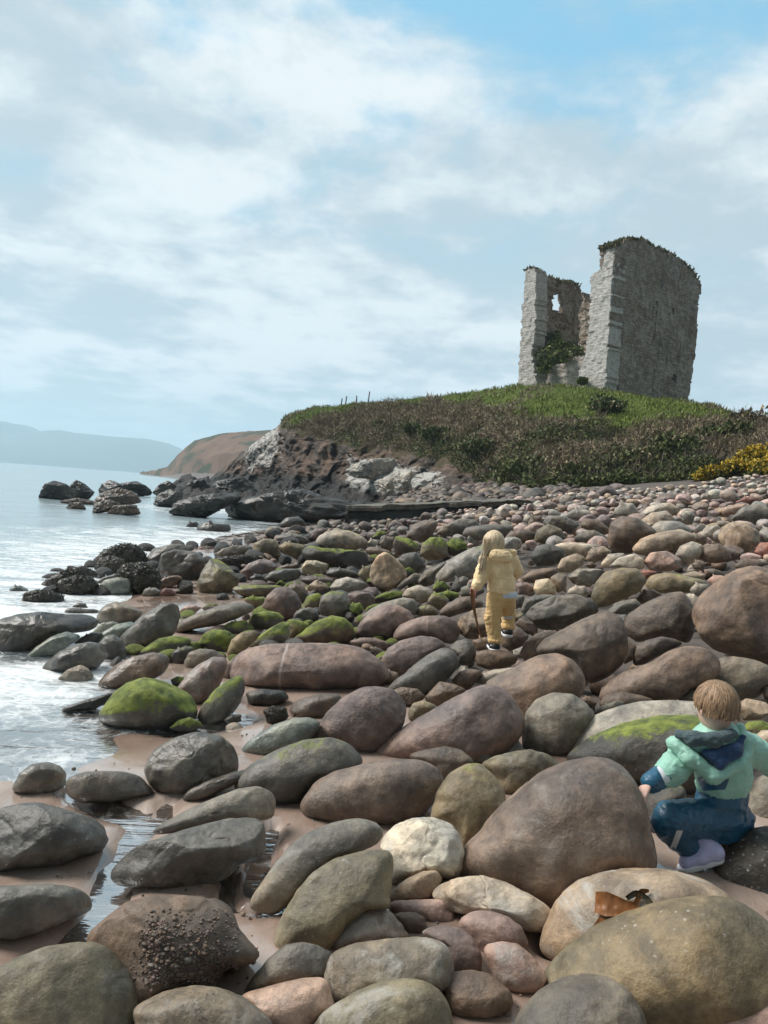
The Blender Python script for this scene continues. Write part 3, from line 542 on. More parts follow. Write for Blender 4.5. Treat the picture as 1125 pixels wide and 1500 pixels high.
# ------------------------------------------------------------------ boulders: each with its own traced shape
COL = dict(brown=(.145, .108, .088), purple=(.150, .112, .104), grey=(.145, .130, .110), olive=(.145, .122, .080), dark=(.050, .045, .040), teal=(.135, .155, .145), pink=(.33, .225, .195),
           tan=(.27, .205, .150), white=(.38, .365, .33), red=(.22, .10, .075), pale=(.30, .27, .235), weed=(.028, .024, .018), umber=(.115, .085, .066), sandy=(.34, .235, .185), cream=(.42, .36, .27), slate=(.090, .084, .076))
BLK = dict(A=(0, 1080, 3), B=(375, 1080, 3), C=(750, 1080, 3), D=(0, 780, 3.75), E=(250, 740, 3.75), F=(500, 740, 3.75), G=(750, 700, 3), H=(0, 560, 2.009))
ROCKS = '''
C|olive|s.5 c1|huge olive brown boulder with one pale dot, just below the amber kelp|118,1080 150,1020 240,930 340,850 480,780 640,735 780,708 890,702 980,725 1060,770 1125,830 1200,930 1230,1060 1180,1180 1050,1260 800,1290 560,1290 300,1200 140,1120
C|grey|s.4 m.25|smooth grey green boulder resting against the huge olive brown boulder, beside the pink corner stone|10,1260 60,1180 130,1110 220,1062 320,1044 420,1060 500,1110 560,1190 585,1270 560,1380 400,1440 150,1420 0,1340
C|pink|s.2|pale pink boulder, mostly cut off, in the corner below the olive brown giant|760,1260 860,1200 960,1155 1060,1130 1150,1130 1250,1180 1280,1300 1150,1380 900,1380 760,1310
C|tan|s.9 w.0 p.75|brown boulder mottled with whitish crust on which the amber kelp lies|155,880 165,800 200,720 280,640 380,600 500,583 640,582 760,600 870,640 940,690 970,740 900,840 640,960 380,1010 220,960 170,930
C|brown|s.4 p.25 c1.1|giant smooth brown boulder the child in green reaches for|-210,560 -190,480 -130,400 -50,310 30,240 130,160 230,115 330,95 420,100 490,150 540,220 575,300 595,400 605,500 590,570 500,590 400,600 300,630 230,690 180,720 100,705 0,650 -60,640 -120,610 -200,580
C|dark|s1 w.4 d1.10|wet dark boulder with white specks beneath the child in green|850,640 880,520 950,450 1040,410 1125,395 1250,420 1300,600 1250,800 1125,820 1020,760 930,690
C|grey|s.2 d1.05|grey brown boulder behind the green jacket of the kneeling child|1000,360 1030,270 1080,180 1140,160 1250,220 1270,360 1125,400 1020,420
C|dark|m.35|dark olive stone under the outstretched arm of the child in green|575,300 590,255 640,225 700,205 750,220 768,260 740,290 720,330 690,400 640,420 590,400
C|umber|s.2 d1.05|small brown stone glimpsed between the arm and waist of the child in green|770,250 785,205 830,190 900,230 880,330 800,330
G|dark|m.62 s.5 c.9|dark boulder with a bright moss cap and white droppings behind the child in green|235,1230 290,1175 400,1115 520,1072 650,1050 780,1044 870,1060 960,1110 1000,1200 960,1320 860,1380 700,1370 560,1330 480,1290 350,1290 260,1260
G|pale|s.2|long pale tan boulder lying behind the moss capped dark boulder|235,1190 270,1110 350,1050 450,1010 570,985 700,977 830,980 900,1010 920,1080 700,1150 480,1200 330,1240 260,1230
B|olive|p.3 k.7|split olive rock with an overhanging lip beside the giant smooth brown boulder|985,120 1050,85 1130,65 1200,55 1280,75 1330,120 1325,160 1260,200 1160,240 1085,240 1060,180 1020,150
B|olive|p.5 s.4|yellowish olive boulder with pale scratches just below the streaked cylinder stone|250,1260 330,1190 440,1120 560,1075 660,1062 740,1075 800,1115 840,1180 855,1260 830,1380 600,1420 300,1380
B|grey|p.75|grey cylinder shaped boulder with white streaked end|312,1030 325,970 370,930 450,905 580,890 700,878 780,885 830,915 855,970 858,1030 835,1090 790,1110 640,1130 500,1160 360,1175 330,1130
B|sandy|w.4|flat slab coated in pink wet sand beside the white streaked cylinder boulder|-60,1130 60,1095 200,1060 280,1052 310,1075 330,1150 345,1180 280,1230 200,1270 0,1280 -60,1220
B|grey|s.3 w.1|half buried olive grey boulder with a crease, below the tall arched brown boulder|-30,1110 0,1040 60,970 130,915 200,902 260,912 330,945 330,1000 310,1050 250,1060 130,1085 0,1115
B|olive|s.6 p.3|tall arched olive brown boulder like a fin, white flecks near its tip|105,905 110,850 135,770 180,680 250,600 340,540 450,505 540,493 590,510 600,560 590,640 580,720 570,760 480,760 400,800 350,880 300,920 200,912 130,918
B|umber|p.45|small brown stone with a white patch in front of the arched olive boulder|338,930 360,870 400,810 460,765 530,748 590,770 640,830 672,875 640,890 540,900 440,915 380,930
B|purple|p.95|purple stone with a broad milky quartz patch|715,870 760,840 830,828 900,840 950,880 980,940 975,1000 930,1025 870,1025 850,960 820,910 770,890
B|umber|s.2|flat reddish brown cobble with scribble marks on its face|820,1110 835,1060 880,1030 950,1025 1020,1040 1070,1080 1120,1120 1115,1170 1060,1210 960,1220 880,1210 830,1170
B|pink|p.5 s.5|whitish pink oval cobble above the cobble with scribble marks|1002,940 1020,910 1080,900 1150,910 1210,960 1255,1020 1262,1060 1220,1100 1150,1105 1090,1080 1050,1030 1020,985
B|pink|s.2|dusty rose rounded cobble just above the whitish pink oval one|890,835 910,790 960,765 1030,765 1110,790 1170,840 1182,900 1150,930 1080,925 1010,935 960,900 920,860
B|pink|p.2|flat pinkish stone with a whitish seam under the tan finger stone|585,745 600,720 700,715 800,712 850,720 865,770 855,810 790,818 740,800 650,785 600,770
B|umber|s.2|small dark cobble under the flat pinkish stone with a seam|600,780 640,770 700,770 740,790 745,830 710,860 660,850 620,820
B|tan|s.2|tan finger shaped stone below the white faceted quartz boulder|580,710 600,670 660,625 730,590 790,585 815,620 800,665 750,700 680,715 600,730
B|white|k1 p.9|white faceted quartz boulder with a dished top|550,480 570,430 620,385 690,360 770,355 850,380 890,430 908,500 895,570 850,600 780,595 740,590 660,640 600,655 580,600 595,530 560,500
B|olive|m.4 p.3|bent greenish boulder leaning behind the white faceted quartz boulder|785,360 785,300 800,240 850,165 920,122 985,120 1040,170 1085,230 1095,300 1060,370 990,430 910,490 900,440 870,390 820,365
B|grey|s.3 p.35|sloping grey slab with a darker upper end behind the arched olive boulder|0,690 50,620 100,540 150,480 230,420 340,375 450,353 520,375 555,420 550,480 470,495 380,530 270,590 200,660 140,745 50,730 0,710
B|brown|s.2 w.15|loaf shaped brown boulder lying on bare wet sand at the centre|215,300 225,250 270,190 350,150 500,115 620,97 720,98 780,125 815,180 812,230 760,290 700,335 600,362 480,360 340,365 250,345
B|slate|m.4 w.3|dark oblong boulder with a dusting of yellow green algae, behind the loaf shaped boulder|-80,210 -60,150 0,105 100,55 210,15 320,0 400,25 450,75 462,130 420,170 340,180 270,200 220,240 180,275 110,280 40,290 -40,240
B|pink|s.0|tiny pink pebble wedged beside the white faceted quartz boulder|835,620 870,590 920,570 950,580 945,605 890,625 850,635
B|pale|k.9 p.5|pale grey wedge shaped slab with a broken end, in front of the giant brown boulder|770,690 810,650 900,615 1000,610 1100,640 1200,690 1260,720 1290,760 1270,820 1220,850 1150,830 1080,790 1000,765 930,775 860,760 800,720
B|umber|s.2|rounded brown stone peeping over the loaf shaped boulder|660,88 720,60 830,42 900,55 945,95 960,110 900,140 850,190 815,200 780,130
B|grey|s.1|tiny grey stone between the long log boulder and the split olive rock|925,75 970,45 1010,50 1035,95 1000,115 950,115
B|pale|s.2|pale tan stone above the split olive rock with a lip|1015,50 1050,10 1110,-5 1150,10 1175,60 1130,75 1060,90 1030,80
A|olive|p.35 s.3 m.2 c1|large mottled olive boulder in the bottom corner beside wet sand|-60,1080 0,1020 80,975 200,930 320,910 410,905 480,940 540,1010 580,1090 600,1180 590,1270 540,1370 300,1420 0,1400 -80,1250
A|grey|p.4 s.3|low grey boulder with pale scratches at the bottom edge below the gritty one|590,1200 640,1160 740,1115 860,1095 960,1105 1060,1140 1130,1190 1200,1260 1200,1380 900,1420 620,1350
A|umber|s.6 k.3 g1|broad brown boulder crusted with barnacles and grit|385,885 410,850 480,790 560,730 650,703 760,700 870,705 960,715 1010,760 1035,840 1080,885 1125,925 1130,960 1090,990 1000,1005 950,1010 920,1060 880,1095 780,1100 700,1130 610,1170 520,1120 420,950
A|slate|w.35 k.5 s.3|dark wet boulder with a dented top at the sea side edge of the sand|-80,400 0,315 90,295 160,290 270,315 380,345 430,370 460,410 458,480 380,510 250,540 120,550 20,575 -60,570
A|slate|w.3|smooth grey slab like a tongue entering at the sea side, above the mottled olive boulder|-80,720 0,655 120,650 220,645 320,655 370,680 400,735 385,770 280,800 150,840 70,865 -60,860
A|slate|w.3 k.9|dark grey blocky boulder with a notch and a dry hollow, in a sand rill|512,585 530,540 580,490 660,455 760,425 860,395 960,365 1080,348 1140,360 1155,420 1155,500 1150,540 1050,545 980,600 900,625 760,635 640,645 560,645 520,620
A|grey|w.2 m.15|slim grey green boulder lying behind the notched blocky one|668,435 690,400 760,350 850,305 950,265 1050,225 1130,212 1190,240 1205,290 1195,340 1150,380 1080,350 960,370 850,395 740,425 680,440
A|slate|w.6 k.6|glossy dark rounded boulder with curved cracks standing in the shallows|645,140 650,100 690,50 770,5 860,-20 960,-10 1020,40 1042,100 1030,150 980,180 900,210 800,235 730,235 680,195
A|slate|w.6 m.12|flat wet stone with one green tuft of algae, in the shallow wash|290,225 300,190 340,160 430,150 540,152 600,165 640,200 678,238 620,258 500,268 370,280 320,260
A|grey|w.8|low glistening grey stone almost drowned in the wash|62,225 85,160 140,120 210,110 260,125 290,160 280,210 220,232 110,243
A|dark|w.6 n.5|thin dark weedy slab beside the glossy cracked boulder|805,270 850,220 930,185 1030,150 1090,140 1110,165 1050,200 960,235 880,275
D|slate|m.95 w.4|large dome boulder with vivid green moss at the edge of the wash|555,1020 570,960 630,880 700,830 790,800 880,815 970,850 1040,890 1075,950 1060,1010 1000,1050 900,1075 780,1072 650,1060
D|dark|m1|small low green stone beside the large mossy dome boulder|930,1075 980,1030 1040,1015 1100,1040 1110,1065 1060,1085 980,1090
D|dark|w.6 n.5|low dark weedy ledge awash next to the large mossy dome boulder|320,990 380,950 470,920 560,895 620,870 640,890 590,940 510,965 400,980
D|umber|w.8|glossy brown ribbed slab above the large mossy dome boulder|555,825 590,770 650,720 730,685 830,660 900,665 930,700 910,760 850,795 750,820 650,850 590,855
D|grey|w.5 k1.2|angular grey stone with sharp edges in the wash|320,800 370,755 440,728 480,745 512,785 505,805 420,830 360,825
D|slate|w.7 k.6|long grey green wet slab with a lengthwise groove|235,765 260,710 320,660 420,615 500,600 550,620 580,690 520,740 420,735 350,765 300,778
D|slate|w.4|round grey knob boulder at the end of the grooved slab|545,610 580,570 625,562 670,590 690,640 680,690 620,700 575,685
D|dark|w.7 k.4|biggest dark wet slab at the sea side edge, lapped by foam|-60,560 0,475 100,450 230,438 380,450 480,440 530,470 530,530 490,565 400,545 330,545 260,590 180,630 60,660 -40,660
D|teal|w.6 k.5|pale flat wet slab wedged in front of the biggest dark wet slab|140,690 200,630 280,575 360,545 430,560 440,585 380,620 300,660 220,675
D|slate|w.6|narrow slab beside the pale flat wet slab|400,610 440,580 500,550 555,545 560,565 510,600 440,615
D|grey|w.5|humped grey boulder standing behind the biggest dark wet slab|535,490 545,430 590,395 640,380 710,400 785,435 760,470 700,490 600,505
D|teal|w.7|grey green tilted slab leaning below the upright pointed boulder|510,600 560,550 640,505 720,488 745,505 690,560 640,580 560,605
D|slate|w.5 k.5|tall tilted boulder pointing skyward with a flat pale flank|668,575 700,540 780,460 860,410 930,387 975,405 988,460 960,540 900,580 820,615 760,625 690,610
D|teal|w.6|small wet slab below the humped grey boulder|510,545 560,500 620,488 660,505 600,540 540,560
D|slate|m.85 w.3|flat oval boulder with dull green moss below the tall tilted boulder|768,665 800,630 870,585 950,568 1030,575 1052,605 1010,630 940,660 900,680 820,672
D|dark|m.5 w.4|dark green leaf shaped stone beside the flat oval mossy boulder|940,680 960,650 1020,622 1065,635 1050,665 1010,710 960,720
E|purple|w.55 p.4|slanting wet purple slab with a crusty top beside the upright green boulder|40,1010 90,930 150,880 230,835 300,840 310,880 280,960 220,1040 150,1090 90,1060
D|dark|w.6|small dark stone lost in foam near the weedy rocks|395,410 430,385 470,390 480,415 440,425
D|slate|w.6|low flat stone awash behind the biggest dark wet slab|345,440 390,415 480,420 545,425 540,450 450,455 380,450
D|weed|n1.2 w.5|topmost weed covered rock of the cluster in the surf|520,150 560,105 630,75 700,60 760,75 800,120 800,160 720,165 640,180 540,190
D|weed|n.8 w.5|dark domed rock below the topmost weed covered rock|520,190 550,140 620,128 680,150 680,190 640,230 560,235
D|weed|n1.2 w.5|round rock hung with bladderwrack behind the blue green cobble|640,215 690,170 790,165 850,195 885,245 860,310 790,340 720,340 700,290 660,250
D|weed|n1.2 w.5|broad rock thick with bladderwrack beside the blue green cobble|295,300 330,260 420,235 500,245 540,280 545,330 480,350 400,355 330,340
D|weed|n1.2 w.5|long low weedy rock behind the broad bladderwrack rock|225,290 280,240 380,200 450,185 520,210 540,250 450,260 330,280 260,310
D|weed|n1 w.6|lowest weedy rock with a pale face, breaking the foam|125,380 135,330 200,315 290,325 350,345 340,390 240,402
D|teal|w.8|pale wave washed rock farthest out in the surf|35,340 60,305 110,290 150,310 160,335 90,345
D|teal|w.5 e.3|smooth blue green cobble among the weed covered rocks|548,290 575,262 650,247 705,252 722,285 705,330 650,348 575,335
D|umber|w.4|slim brown stone leaning by the blue green cobble and dark block|820,300 860,270 930,240 990,237 1000,265 950,290 880,310
D|grey|w.4|small round grey stone between the slim brown stone and red pebble|780,345 800,310 850,302 882,320 870,345 820,352
D|red|w.5|small brick red pebble at the water line|882,335 900,310 940,308 968,330 940,350 895,350
D|weed|n1 w.5|little weedy lump beside the brick red pebble|960,330 1000,290 1050,285 1060,325 1020,340
D|slate|w.4 k.5|flat topped boulder crowning the dark block in the surf|800,160 840,90 940,65 1040,68 1080,100 1010,115 900,130 860,190
D|dark|w.5 k1|black square cut block beside the flat topped boulder|865,220 890,120 960,95 1080,110 1125,150 1120,210 1070,265 980,270 900,250
D|slate|w.5|slim grey stone wedged above the blue green cobble|530,275 570,245 640,225 660,245 600,265 560,290
E|purple|m.22 v1 q.35 k.4|long flat faced boulder with a pale vertical vein and moss edged top|350,960 348,880 365,820 430,785 560,762 720,762 900,760 1010,770 1080,800 1140,850 1187,900 1180,960 1100,1000 960,1010 820,1005 700,1000 520,1000 400,980
E|slate|m.75 w.3|upright green bean shaped boulder standing on sand|165,1140 185,1090 240,1020 310,965 370,935 400,960 405,1020 380,1080 310,1150 230,1182 180,1170
E|dark|w.3|black shaded slab beneath the long veined boulder|410,1030 500,1010 620,1020 650,1060 560,1100 440,1090
E|umber|w.3|brown tongue of rock poking out under the long veined boulder|660,1110 700,1070 800,1040 920,1035 950,1080 900,1130 820,1165 720,1165 670,1140
E|teal|w.7|sleek blue grey wet slab below the brown tongue of rock|400,1340 450,1280 560,1210 680,1170 760,1165 820,1190 800,1250 740,1310 640,1345 500,1370 420,1365
E|purple|r1 s.1|coarse purple boulder with a rough grainy face|775,1280 800,1220 860,1140 950,1060 1050,1005 1125,1000 1210,1010 1270,1070 1290,1130 1270,1200 1180,1290 1110,1345 1020,1330 900,1290 800,1300
E|weed|n.8 m.3|small black jagged weedy stone on the sand patch|505,1130 560,1105 630,1110 645,1160 600,1195 545,1200 525,1160
E|dark|m.4|tiny half sunk stone beside the upright green boulder|295,1180 340,1150 390,1150 380,1185 330,1200
E|dark|m.9|tiny green stone between the slanting purple slab and ribbed slab|0,960 40,940 80,945 70,975 20,990
E|grey|m.35|rounded grey boulder tinged green above the slanting purple slab|80,860 100,810 160,790 240,795 310,840 280,850 200,860 130,895 90,890
E|umber|m.3|brown stone squeezed against the blunt end of the veined boulder|285,930 300,890 350,830 360,860 350,940 310,955
E|olive|m.2|olive brown boulder with a shadowed fold behind the veined boulder|320,800 335,740 390,700 460,690 497,705 460,750 400,790 340,835
E|dark|m1.15|bright green moss covered round boulder|150,765 180,710 240,683 310,690 360,720 340,770 300,810 240,790 190,775
E|grey|m.8 k.5|pointed mossy slab lying along the back of the veined boulder|410,780 470,730 540,680 610,640 650,650 655,700 640,745 560,760 460,778
E|olive|m.85|mossy yellow green stone tucked behind the pointed mossy slab|640,640 700,630 765,655 750,690 700,710 650,740 655,680
E|umber|m.85|plump brown boulder with lime green moss along its back|670,745 730,690 800,640 880,608 950,618 1000,665 1000,715 960,750 850,755 750,760
E|grey|w.1 m.15|long flat grey olive boulder overhanging a black hollow|15,690 50,640 130,600 250,560 380,530 450,545 455,580 400,610 300,640 180,665 60,700
E|slate|m.95|mossy dome beside the blunt end of the long flat grey boulder|430,640 450,600 520,580 590,590 625,620 600,660 540,680 470,680
E|dark|m.8|low mossy olive stone in the hollow under the flat grey boulder|270,680 330,645 410,632 460,680 420,700 340,705
E|purple|m.3|purplish dome shaped boulder with a greenish seam|505,565 530,500 580,455 640,450 690,485 715,540 690,600 640,620 580,590 520,580
E|umber|m.1|dark round stone nestled behind the purplish dome|640,450 690,428 735,450 755,500 730,540 700,520 670,480
E|olive|m.85|moss sided stone between the purplish dome and the grey green boulder|720,565 750,505 810,482 835,505 820,545 790,570
E|grey|m.55 s.2|square shouldered grey green boulder|815,570 830,500 880,475 950,480 980,520 985,590 950,615 880,612 830,605
E|slate|m.3 k.7|small two toned stone in front of the square shouldered boulder|675,610 700,580 760,562 810,575 810,620 770,650 700,635
E|dark|m1.1|bright green stone in the gap beside the square shouldered boulder|975,580 990,545 1040,535 1060,570 1040,610 990,615
E|purple|k.4|blunt grey purple stone behind the bright green gap stone|970,490 1020,475 1090,480 1125,510 1100,550 1050,575 1000,540
E|pale|k.8 m.25|pale striped rock with a wavy top|870,455 910,410 970,395 1040,415 1095,440 1050,460 980,475 930,480
F|tan|k.9 s.1|pyramid shaped tan boulder, standing taller than its neighbours|158,380 170,330 200,280 240,258 290,290 340,340 362,390 320,430 260,470 200,455 165,420
E|tan|k1.2|small square cut pale stone beside the pale striped rock|750,450 800,412 850,430 870,460 820,475 770,480
E|cream|k1.2|cream coloured brick like block|722,340 745,305 800,305 868,325 850,365 800,385 725,375
E|purple|w.4|dark purple humped boulder between the greenish pyramid and the brick like block|385,365 430,320 490,298 550,305 590,335 560,365 500,385 440,400
E|slate|w.4|dark lens shaped boulder below the brick like block|510,410 550,365 620,350 700,350 720,380 690,410 600,430
E|dark|m.65 k.6|long dark green slab underneath the light topped boulder|720,260 750,225 830,235 960,245 1060,250 1085,300 1060,350 960,350 850,330 740,300
E|pale|m.4 s.4|large light topped boulder with greenish white streaks near the shore|800,195 830,160 900,138 980,140 1050,170 1085,210 1060,240 960,245 860,235 810,220
E|olive|m.4|olive stone beside the end of the long dark green slab|600,230 630,205 700,212 740,225 720,270 680,290 620,260
E|olive|m.2|round upright boulder nearest to the sea inlet|450,260 460,210 510,185 570,190 600,225 595,280 540,295 470,290
E|grey|k.4|grey whaleback boulder behind the round upright one|580,190 610,160 660,150 730,170 760,195 730,212 640,205
E|purple|k.3|reddish purple stone beside the grey whaleback boulder|765,180 790,135 830,122 870,135 840,150 800,190
E|olive|m.5 k.8 w.2|greenish pyramid boulder standing at the surf|150,430 170,370 220,295 270,305 330,350 375,400 350,450 260,485 180,485
E|slate|w.4 k.7|flat ledge with a pale rim above the black weedy ledge|225,285 290,240 360,220 445,222 445,262 380,270 300,275
E|weed|n.8 w.4|black weedy ledge behind the greenish pyramid boulder|210,300 300,280 440,270 460,300 400,350 330,340 260,300
E|olive|m.6 w.4|low long greenish slab at the foot of the greenish pyramid|330,460 380,440 500,440 630,440 600,470 520,500 400,498
E|dark|w.4|small dark stone below the dark purple humped boulder|435,400 470,378 505,385 500,425 450,430
E|dark|w.3|dark flat stone between the brick like block and striped rock|850,380 880,345 960,350 1030,370 1030,400 960,400 880,395
E|umber|w.3|thin brown slab underneath the brick like block|710,410 760,390 850,395 900,410 880,435 760,440
E|olive|m.4|small olive stone at the foot of the pyramid shaped tan boulder|1030,380 1060,340 1100,335 1100,410 1060,420
E|olive|m.4 n.3|bumpy olive stone at the edge of the sea inlet|515,150 540,125 590,122 620,140 590,170 530,168
E|dark|w.6|smaller of two dark rocks alone in the sea inlet|85,120 100,97 140,90 155,105 130,135 95,135
E|dark|w.6 k.8|larger flat dark rock alone in the sea inlet|140,130 190,95 250,100 320,105 328,135 270,155 180,150
E|dark|w.4 n.4|dark lumpy rock at the back of the sea inlet|590,110 640,70 700,62 735,90 725,120 650,125
E|olive|m.9|mossy strip of stone behind the blunt end of the long flat grey boulder|400,515 450,500 510,510 520,545 480,560 430,540
E|pink|w.3|pinkish stone behind the long flat grey boulder|50,580 80,555 140,548 170,565 130,590 70,600
E|dark|m1|green stone peeking over the long flat grey boulder|165,570 210,545 270,540 230,560
E|umber|w.3|reddish slab between the humped purple boulder and the brick block|585,345 640,325 700,325 690,350 620,352
F|purple|c.9 s.2 w.1|longest purple brown log shaped boulder with a rounded blunt end|165,1345 240,1290 370,1200 500,1130 620,1060 720,1005 800,985 870,1000 930,1060 985,1150 1000,1230 960,1280 900,1330 720,1395 560,1400 400,1420 250,1420 140,1410
G|brown|s.4 c.9|second log shaped boulder, smooth and brown, behind the longest one|-130,905 -60,865 20,830 110,785 190,772 260,800 305,855 318,920 290,960 220,1000 130,1060 40,1100 -20,1010 -80,930
F|olive|s.1|olive oval cobble above the longest log boulder|370,1130 395,1090 450,1073 510,1095 540,1120 500,1160 430,1185 380,1170
F|slate|s.1 w.1|smooth blue grey torpedo shaped boulder|255,1010 310,960 400,880 480,820 550,785 610,800 640,850 635,900 590,940 520,990 440,1035 360,1030 290,1020
F|umber|n.7 m.2|barnacled dark stone below the blue grey torpedo boulder|250,1030 330,1000 420,1010 460,1050 400,1100 330,1090 280,1050
F|umber|k.5|ribbed brown stone between the torpedo boulder and the longest log|465,1050 540,970 620,985 690,1015 620,1070 540,1105 490,1090
F|umber|s.1|dark brown rounded stone beside the thick end of the torpedo boulder|610,960 650,915 710,900 770,910 760,945 700,1000 640,1005
F|pale|s.1|flat pale stone behind the upper end of the two log boulders|720,970 760,930 840,905 940,890 990,880 960,920 850,970 760,985
F|umber|s.1|rounded brown stone the child in yellow stands on|740,850 745,815 790,795 870,795 940,815 970,835 950,875 880,895 800,900 755,880
F|grey|s.1|upright egg shaped grey stone near the feet of the child in yellow|595,785 630,750 690,735 730,765 740,820 720,870 670,880 640,870 640,830
F|purple|s.2 k.2|oval purple boulder with a hairline crack above the torpedo boulder|230,840 260,785 330,745 430,720 510,725 565,760 575,790 540,790 480,820 400,885 330,930 260,900
F|purple|v.5 q.0|broad purple grey boulder with a faint cross line|290,735 300,680 360,640 450,612 560,607 620,630 650,690 630,740 590,770 560,750 480,720 400,725 320,760
F|purple|s.2|domed purple brown boulder beside the broad purple grey one|80,715 100,650 160,590 240,550 310,550 370,580 402,630 380,670 310,700 270,740 160,735
F|grey|m.1|long low grey boulder behind the domed purple brown boulder|100,625 130,590 220,540 320,512 395,515 412,555 405,600 300,640 150,640
F|olive|m.5|small olive cobble beside the long low grey boulder|400,600 430,560 490,550 530,575 530,605 460,615
F|umber|s.1|smooth dark brown boulder near the hand of the child in yellow|535,600 560,560 640,510 710,500 770,525 780,560 720,575 640,600 590,620
F|tan|k1.2 r1|broken brown rock with a ragged hollow face behind the hanging kelp|638,660 660,610 740,570 830,560 880,590 880,660 830,700 770,735 690,730 650,700
F|umber|w.1|dark humped stone under the raised foot of the child in yellow|880,700 930,665 980,675 1030,720 1000,770 930,800 880,770
F|umber|w.1|small brown stone behind the standing foot of the child in yellow|725,745 790,725 840,740 830,790 740,800
F|pale|s.3|pinkish pale stone with a dark flank above the olive cobble|330,505 360,460 420,440 480,455 505,490 470,530 420,545 400,515
F|dark|m1.1 k.8|layered slab carpeted in green algae|180,510 230,485 300,470 350,475 320,505 240,530 190,540
F|olive|m.6 p.4|patterned green and tan cobble below the bright green stone|475,530 500,490 550,480 590,520 560,560 500,560
F|dark|m1.1|bright green stone between the patterned cobble and the lichened boulder|535,485 590,470 650,485 630,525 590,530
F|dark|m1|pointed mossy stone below the lichened boulder|500,465 520,425 560,417 595,450 580,475 530,485
F|slate|k.3|dark upright stone under the lichened boulder|600,470 625,410 670,390 700,405 690,440 640,480
F|pale|p1.3 m.5 s.8|long boulder blotched with white lichen behind the child in yellow|515,370 560,320 640,275 720,235 780,220 850,260 880,330 800,380 720,400 620,420 540,425
F|grey|k.5|rough grey end of rock beside the white blotched boulder|420,420 460,360 520,330 590,300 560,340 520,380 510,430 460,450
F|grey|k.4|thin slanted blade of stone beside the pyramid shaped tan boulder|272,475 330,420 400,375 432,380 420,410 350,450 300,475
F|slate|s.1|dark slate coloured boulder behind the pyramid shaped tan boulder|315,300 340,270 410,258 445,300 465,340 440,370 370,385 340,340
F|olive|m.75|round olive green boulder|433,270 445,215 490,178 550,178 580,215 582,270 540,300 470,300
F|dark|m1.1|round lime green topped boulder next to the round olive one|580,215 600,188 650,183 690,215 680,255 620,280 590,270
F|umber|p.3|brown speckled boulder tilted above the round olive one|355,170 390,110 450,85 520,85 528,110 500,160 440,205 380,195
F|grey|k.4 s.3|grey wedge rock behind the lime green topped boulder|515,160 570,110 650,75 740,80 760,120 700,160 620,175
F|grey|s.2|flat elongated grey boulder behind the head of the child in yellow|665,160 690,120 800,108 930,102 945,130 900,165 800,195 720,200
F|umber|m.8 k.4|mossy topped brown block near the round olive boulder|285,220 300,170 360,180 420,210 428,250 380,275 300,275
F|umber|k.5|dark square stone joined to the mossy topped brown block|210,210 240,175 290,175 290,225 260,250 220,235
F|pale|s.1|small whitish stone beside the large light topped boulder|140,210 165,185 205,200 190,230 150,225
F|dark|m1|small green stone above the dark square stone|165,180 210,140 250,150 240,180 190,195
F|umber|m.3|sloping brown stone under the mossy topped block|140,240 200,230 260,250 300,290 200,290 150,270
F|umber|s.1|brown arched stone beside the blonde head of the child in yellow|890,190 930,145 1000,135 1068,150 1050,195 980,215 910,210
F|purple|s.1|flat purple brown stone under the domed purple brown boulder|40,750 110,728 190,730 260,755 250,790 160,790 70,770
F|umber|s.1|dim brown stone between the oval purple boulder and the veined boulder|150,780 210,785 240,810 220,850 170,800
F|umber|s.1|dark red stone below the oval purple boulder|245,940 260,910 310,920 310,960 250,975
F|umber|k.6|dark slab beside the legs of the child in yellow|955,650 1000,610 1060,650 1080,700 1020,710
F|grey|s.1|grey stone just under the sleeve of the child in yellow|650,490 670,450 740,430 790,470 740,500 670,505
F|grey|s.1|round grey stone beside the knee of the child in yellow|930,520 960,495 1005,495 1000,550 960,570 930,555
F|olive|k.4|small olive stone beside the lower leg of the child in yellow|935,590 960,570 1000,600 990,640 940,650
F|purple|s.1|greyish purple cobble beside the hip of the child in yellow|960,430 1020,425 1065,455 1030,490 970,490
G|umber|k.5 s.2|rough brown boulder with a dark slit beside the dented boulder|35,770 60,720 110,685 170,668 190,690 190,760 150,800 60,805
G|brown|k.5 s.4 c.9|huge square brown boulder with a white scar near its base|800,620 805,560 850,500 930,440 1000,405 1070,393 1130,410 1250,450 1300,600 1280,760 1180,830 1100,815 1000,785 900,755 840,710
G|umber|s.4|dark brown barrel boulder leaning on the huge square one|492,650 510,600 580,555 680,510 740,500 780,540 800,600 795,680 770,730 700,700 620,705 560,725 510,690
G|umber|s.2|smooth red brown cobble wedged under the dark brown barrel boulder|530,790 540,750 590,715 660,698 720,710 755,735 720,745 650,780 580,820 540,825
G|brown|s.2 c.9|peanut shaped smooth brown boulder with a waist|385,960 400,920 470,860 560,830 620,810 680,765 760,740 840,745 890,780 912,830 900,880 840,910 780,930 720,975 620,980 500,1000 400,990
G|grey|s.1|flat grey brown boulder under the huge square one|880,830 920,792 980,788 1060,800 1140,830 1140,900 1080,960 1000,975 920,960 880,900
G|umber|s.3 k.3|big dark brown boulder with a round scar on its end|100,770 140,710 240,660 340,610 420,588 475,615 500,680 505,760 480,820 420,870 350,900 300,880 250,810 170,790
G|slate|k.9|dark broken slabby rock beside the child in yellow|60,600 90,565 180,520 280,512 350,540 380,580 360,610 290,630 240,660 160,670 90,650
G|olive|s.5 m.2|smooth olive boulder standing between brown and pink stones|350,520 370,460 410,415 480,397 550,400 588,450 560,500 490,530 430,560 380,570
G|grey|k.6|thin grey slab under the smooth olive boulder|420,580 470,545 540,530 570,560 520,590 450,600
G|umber|k.5|small dark stone between the smooth olive boulder and the barrel|548,530 580,500 620,490 660,515 620,545 570,555
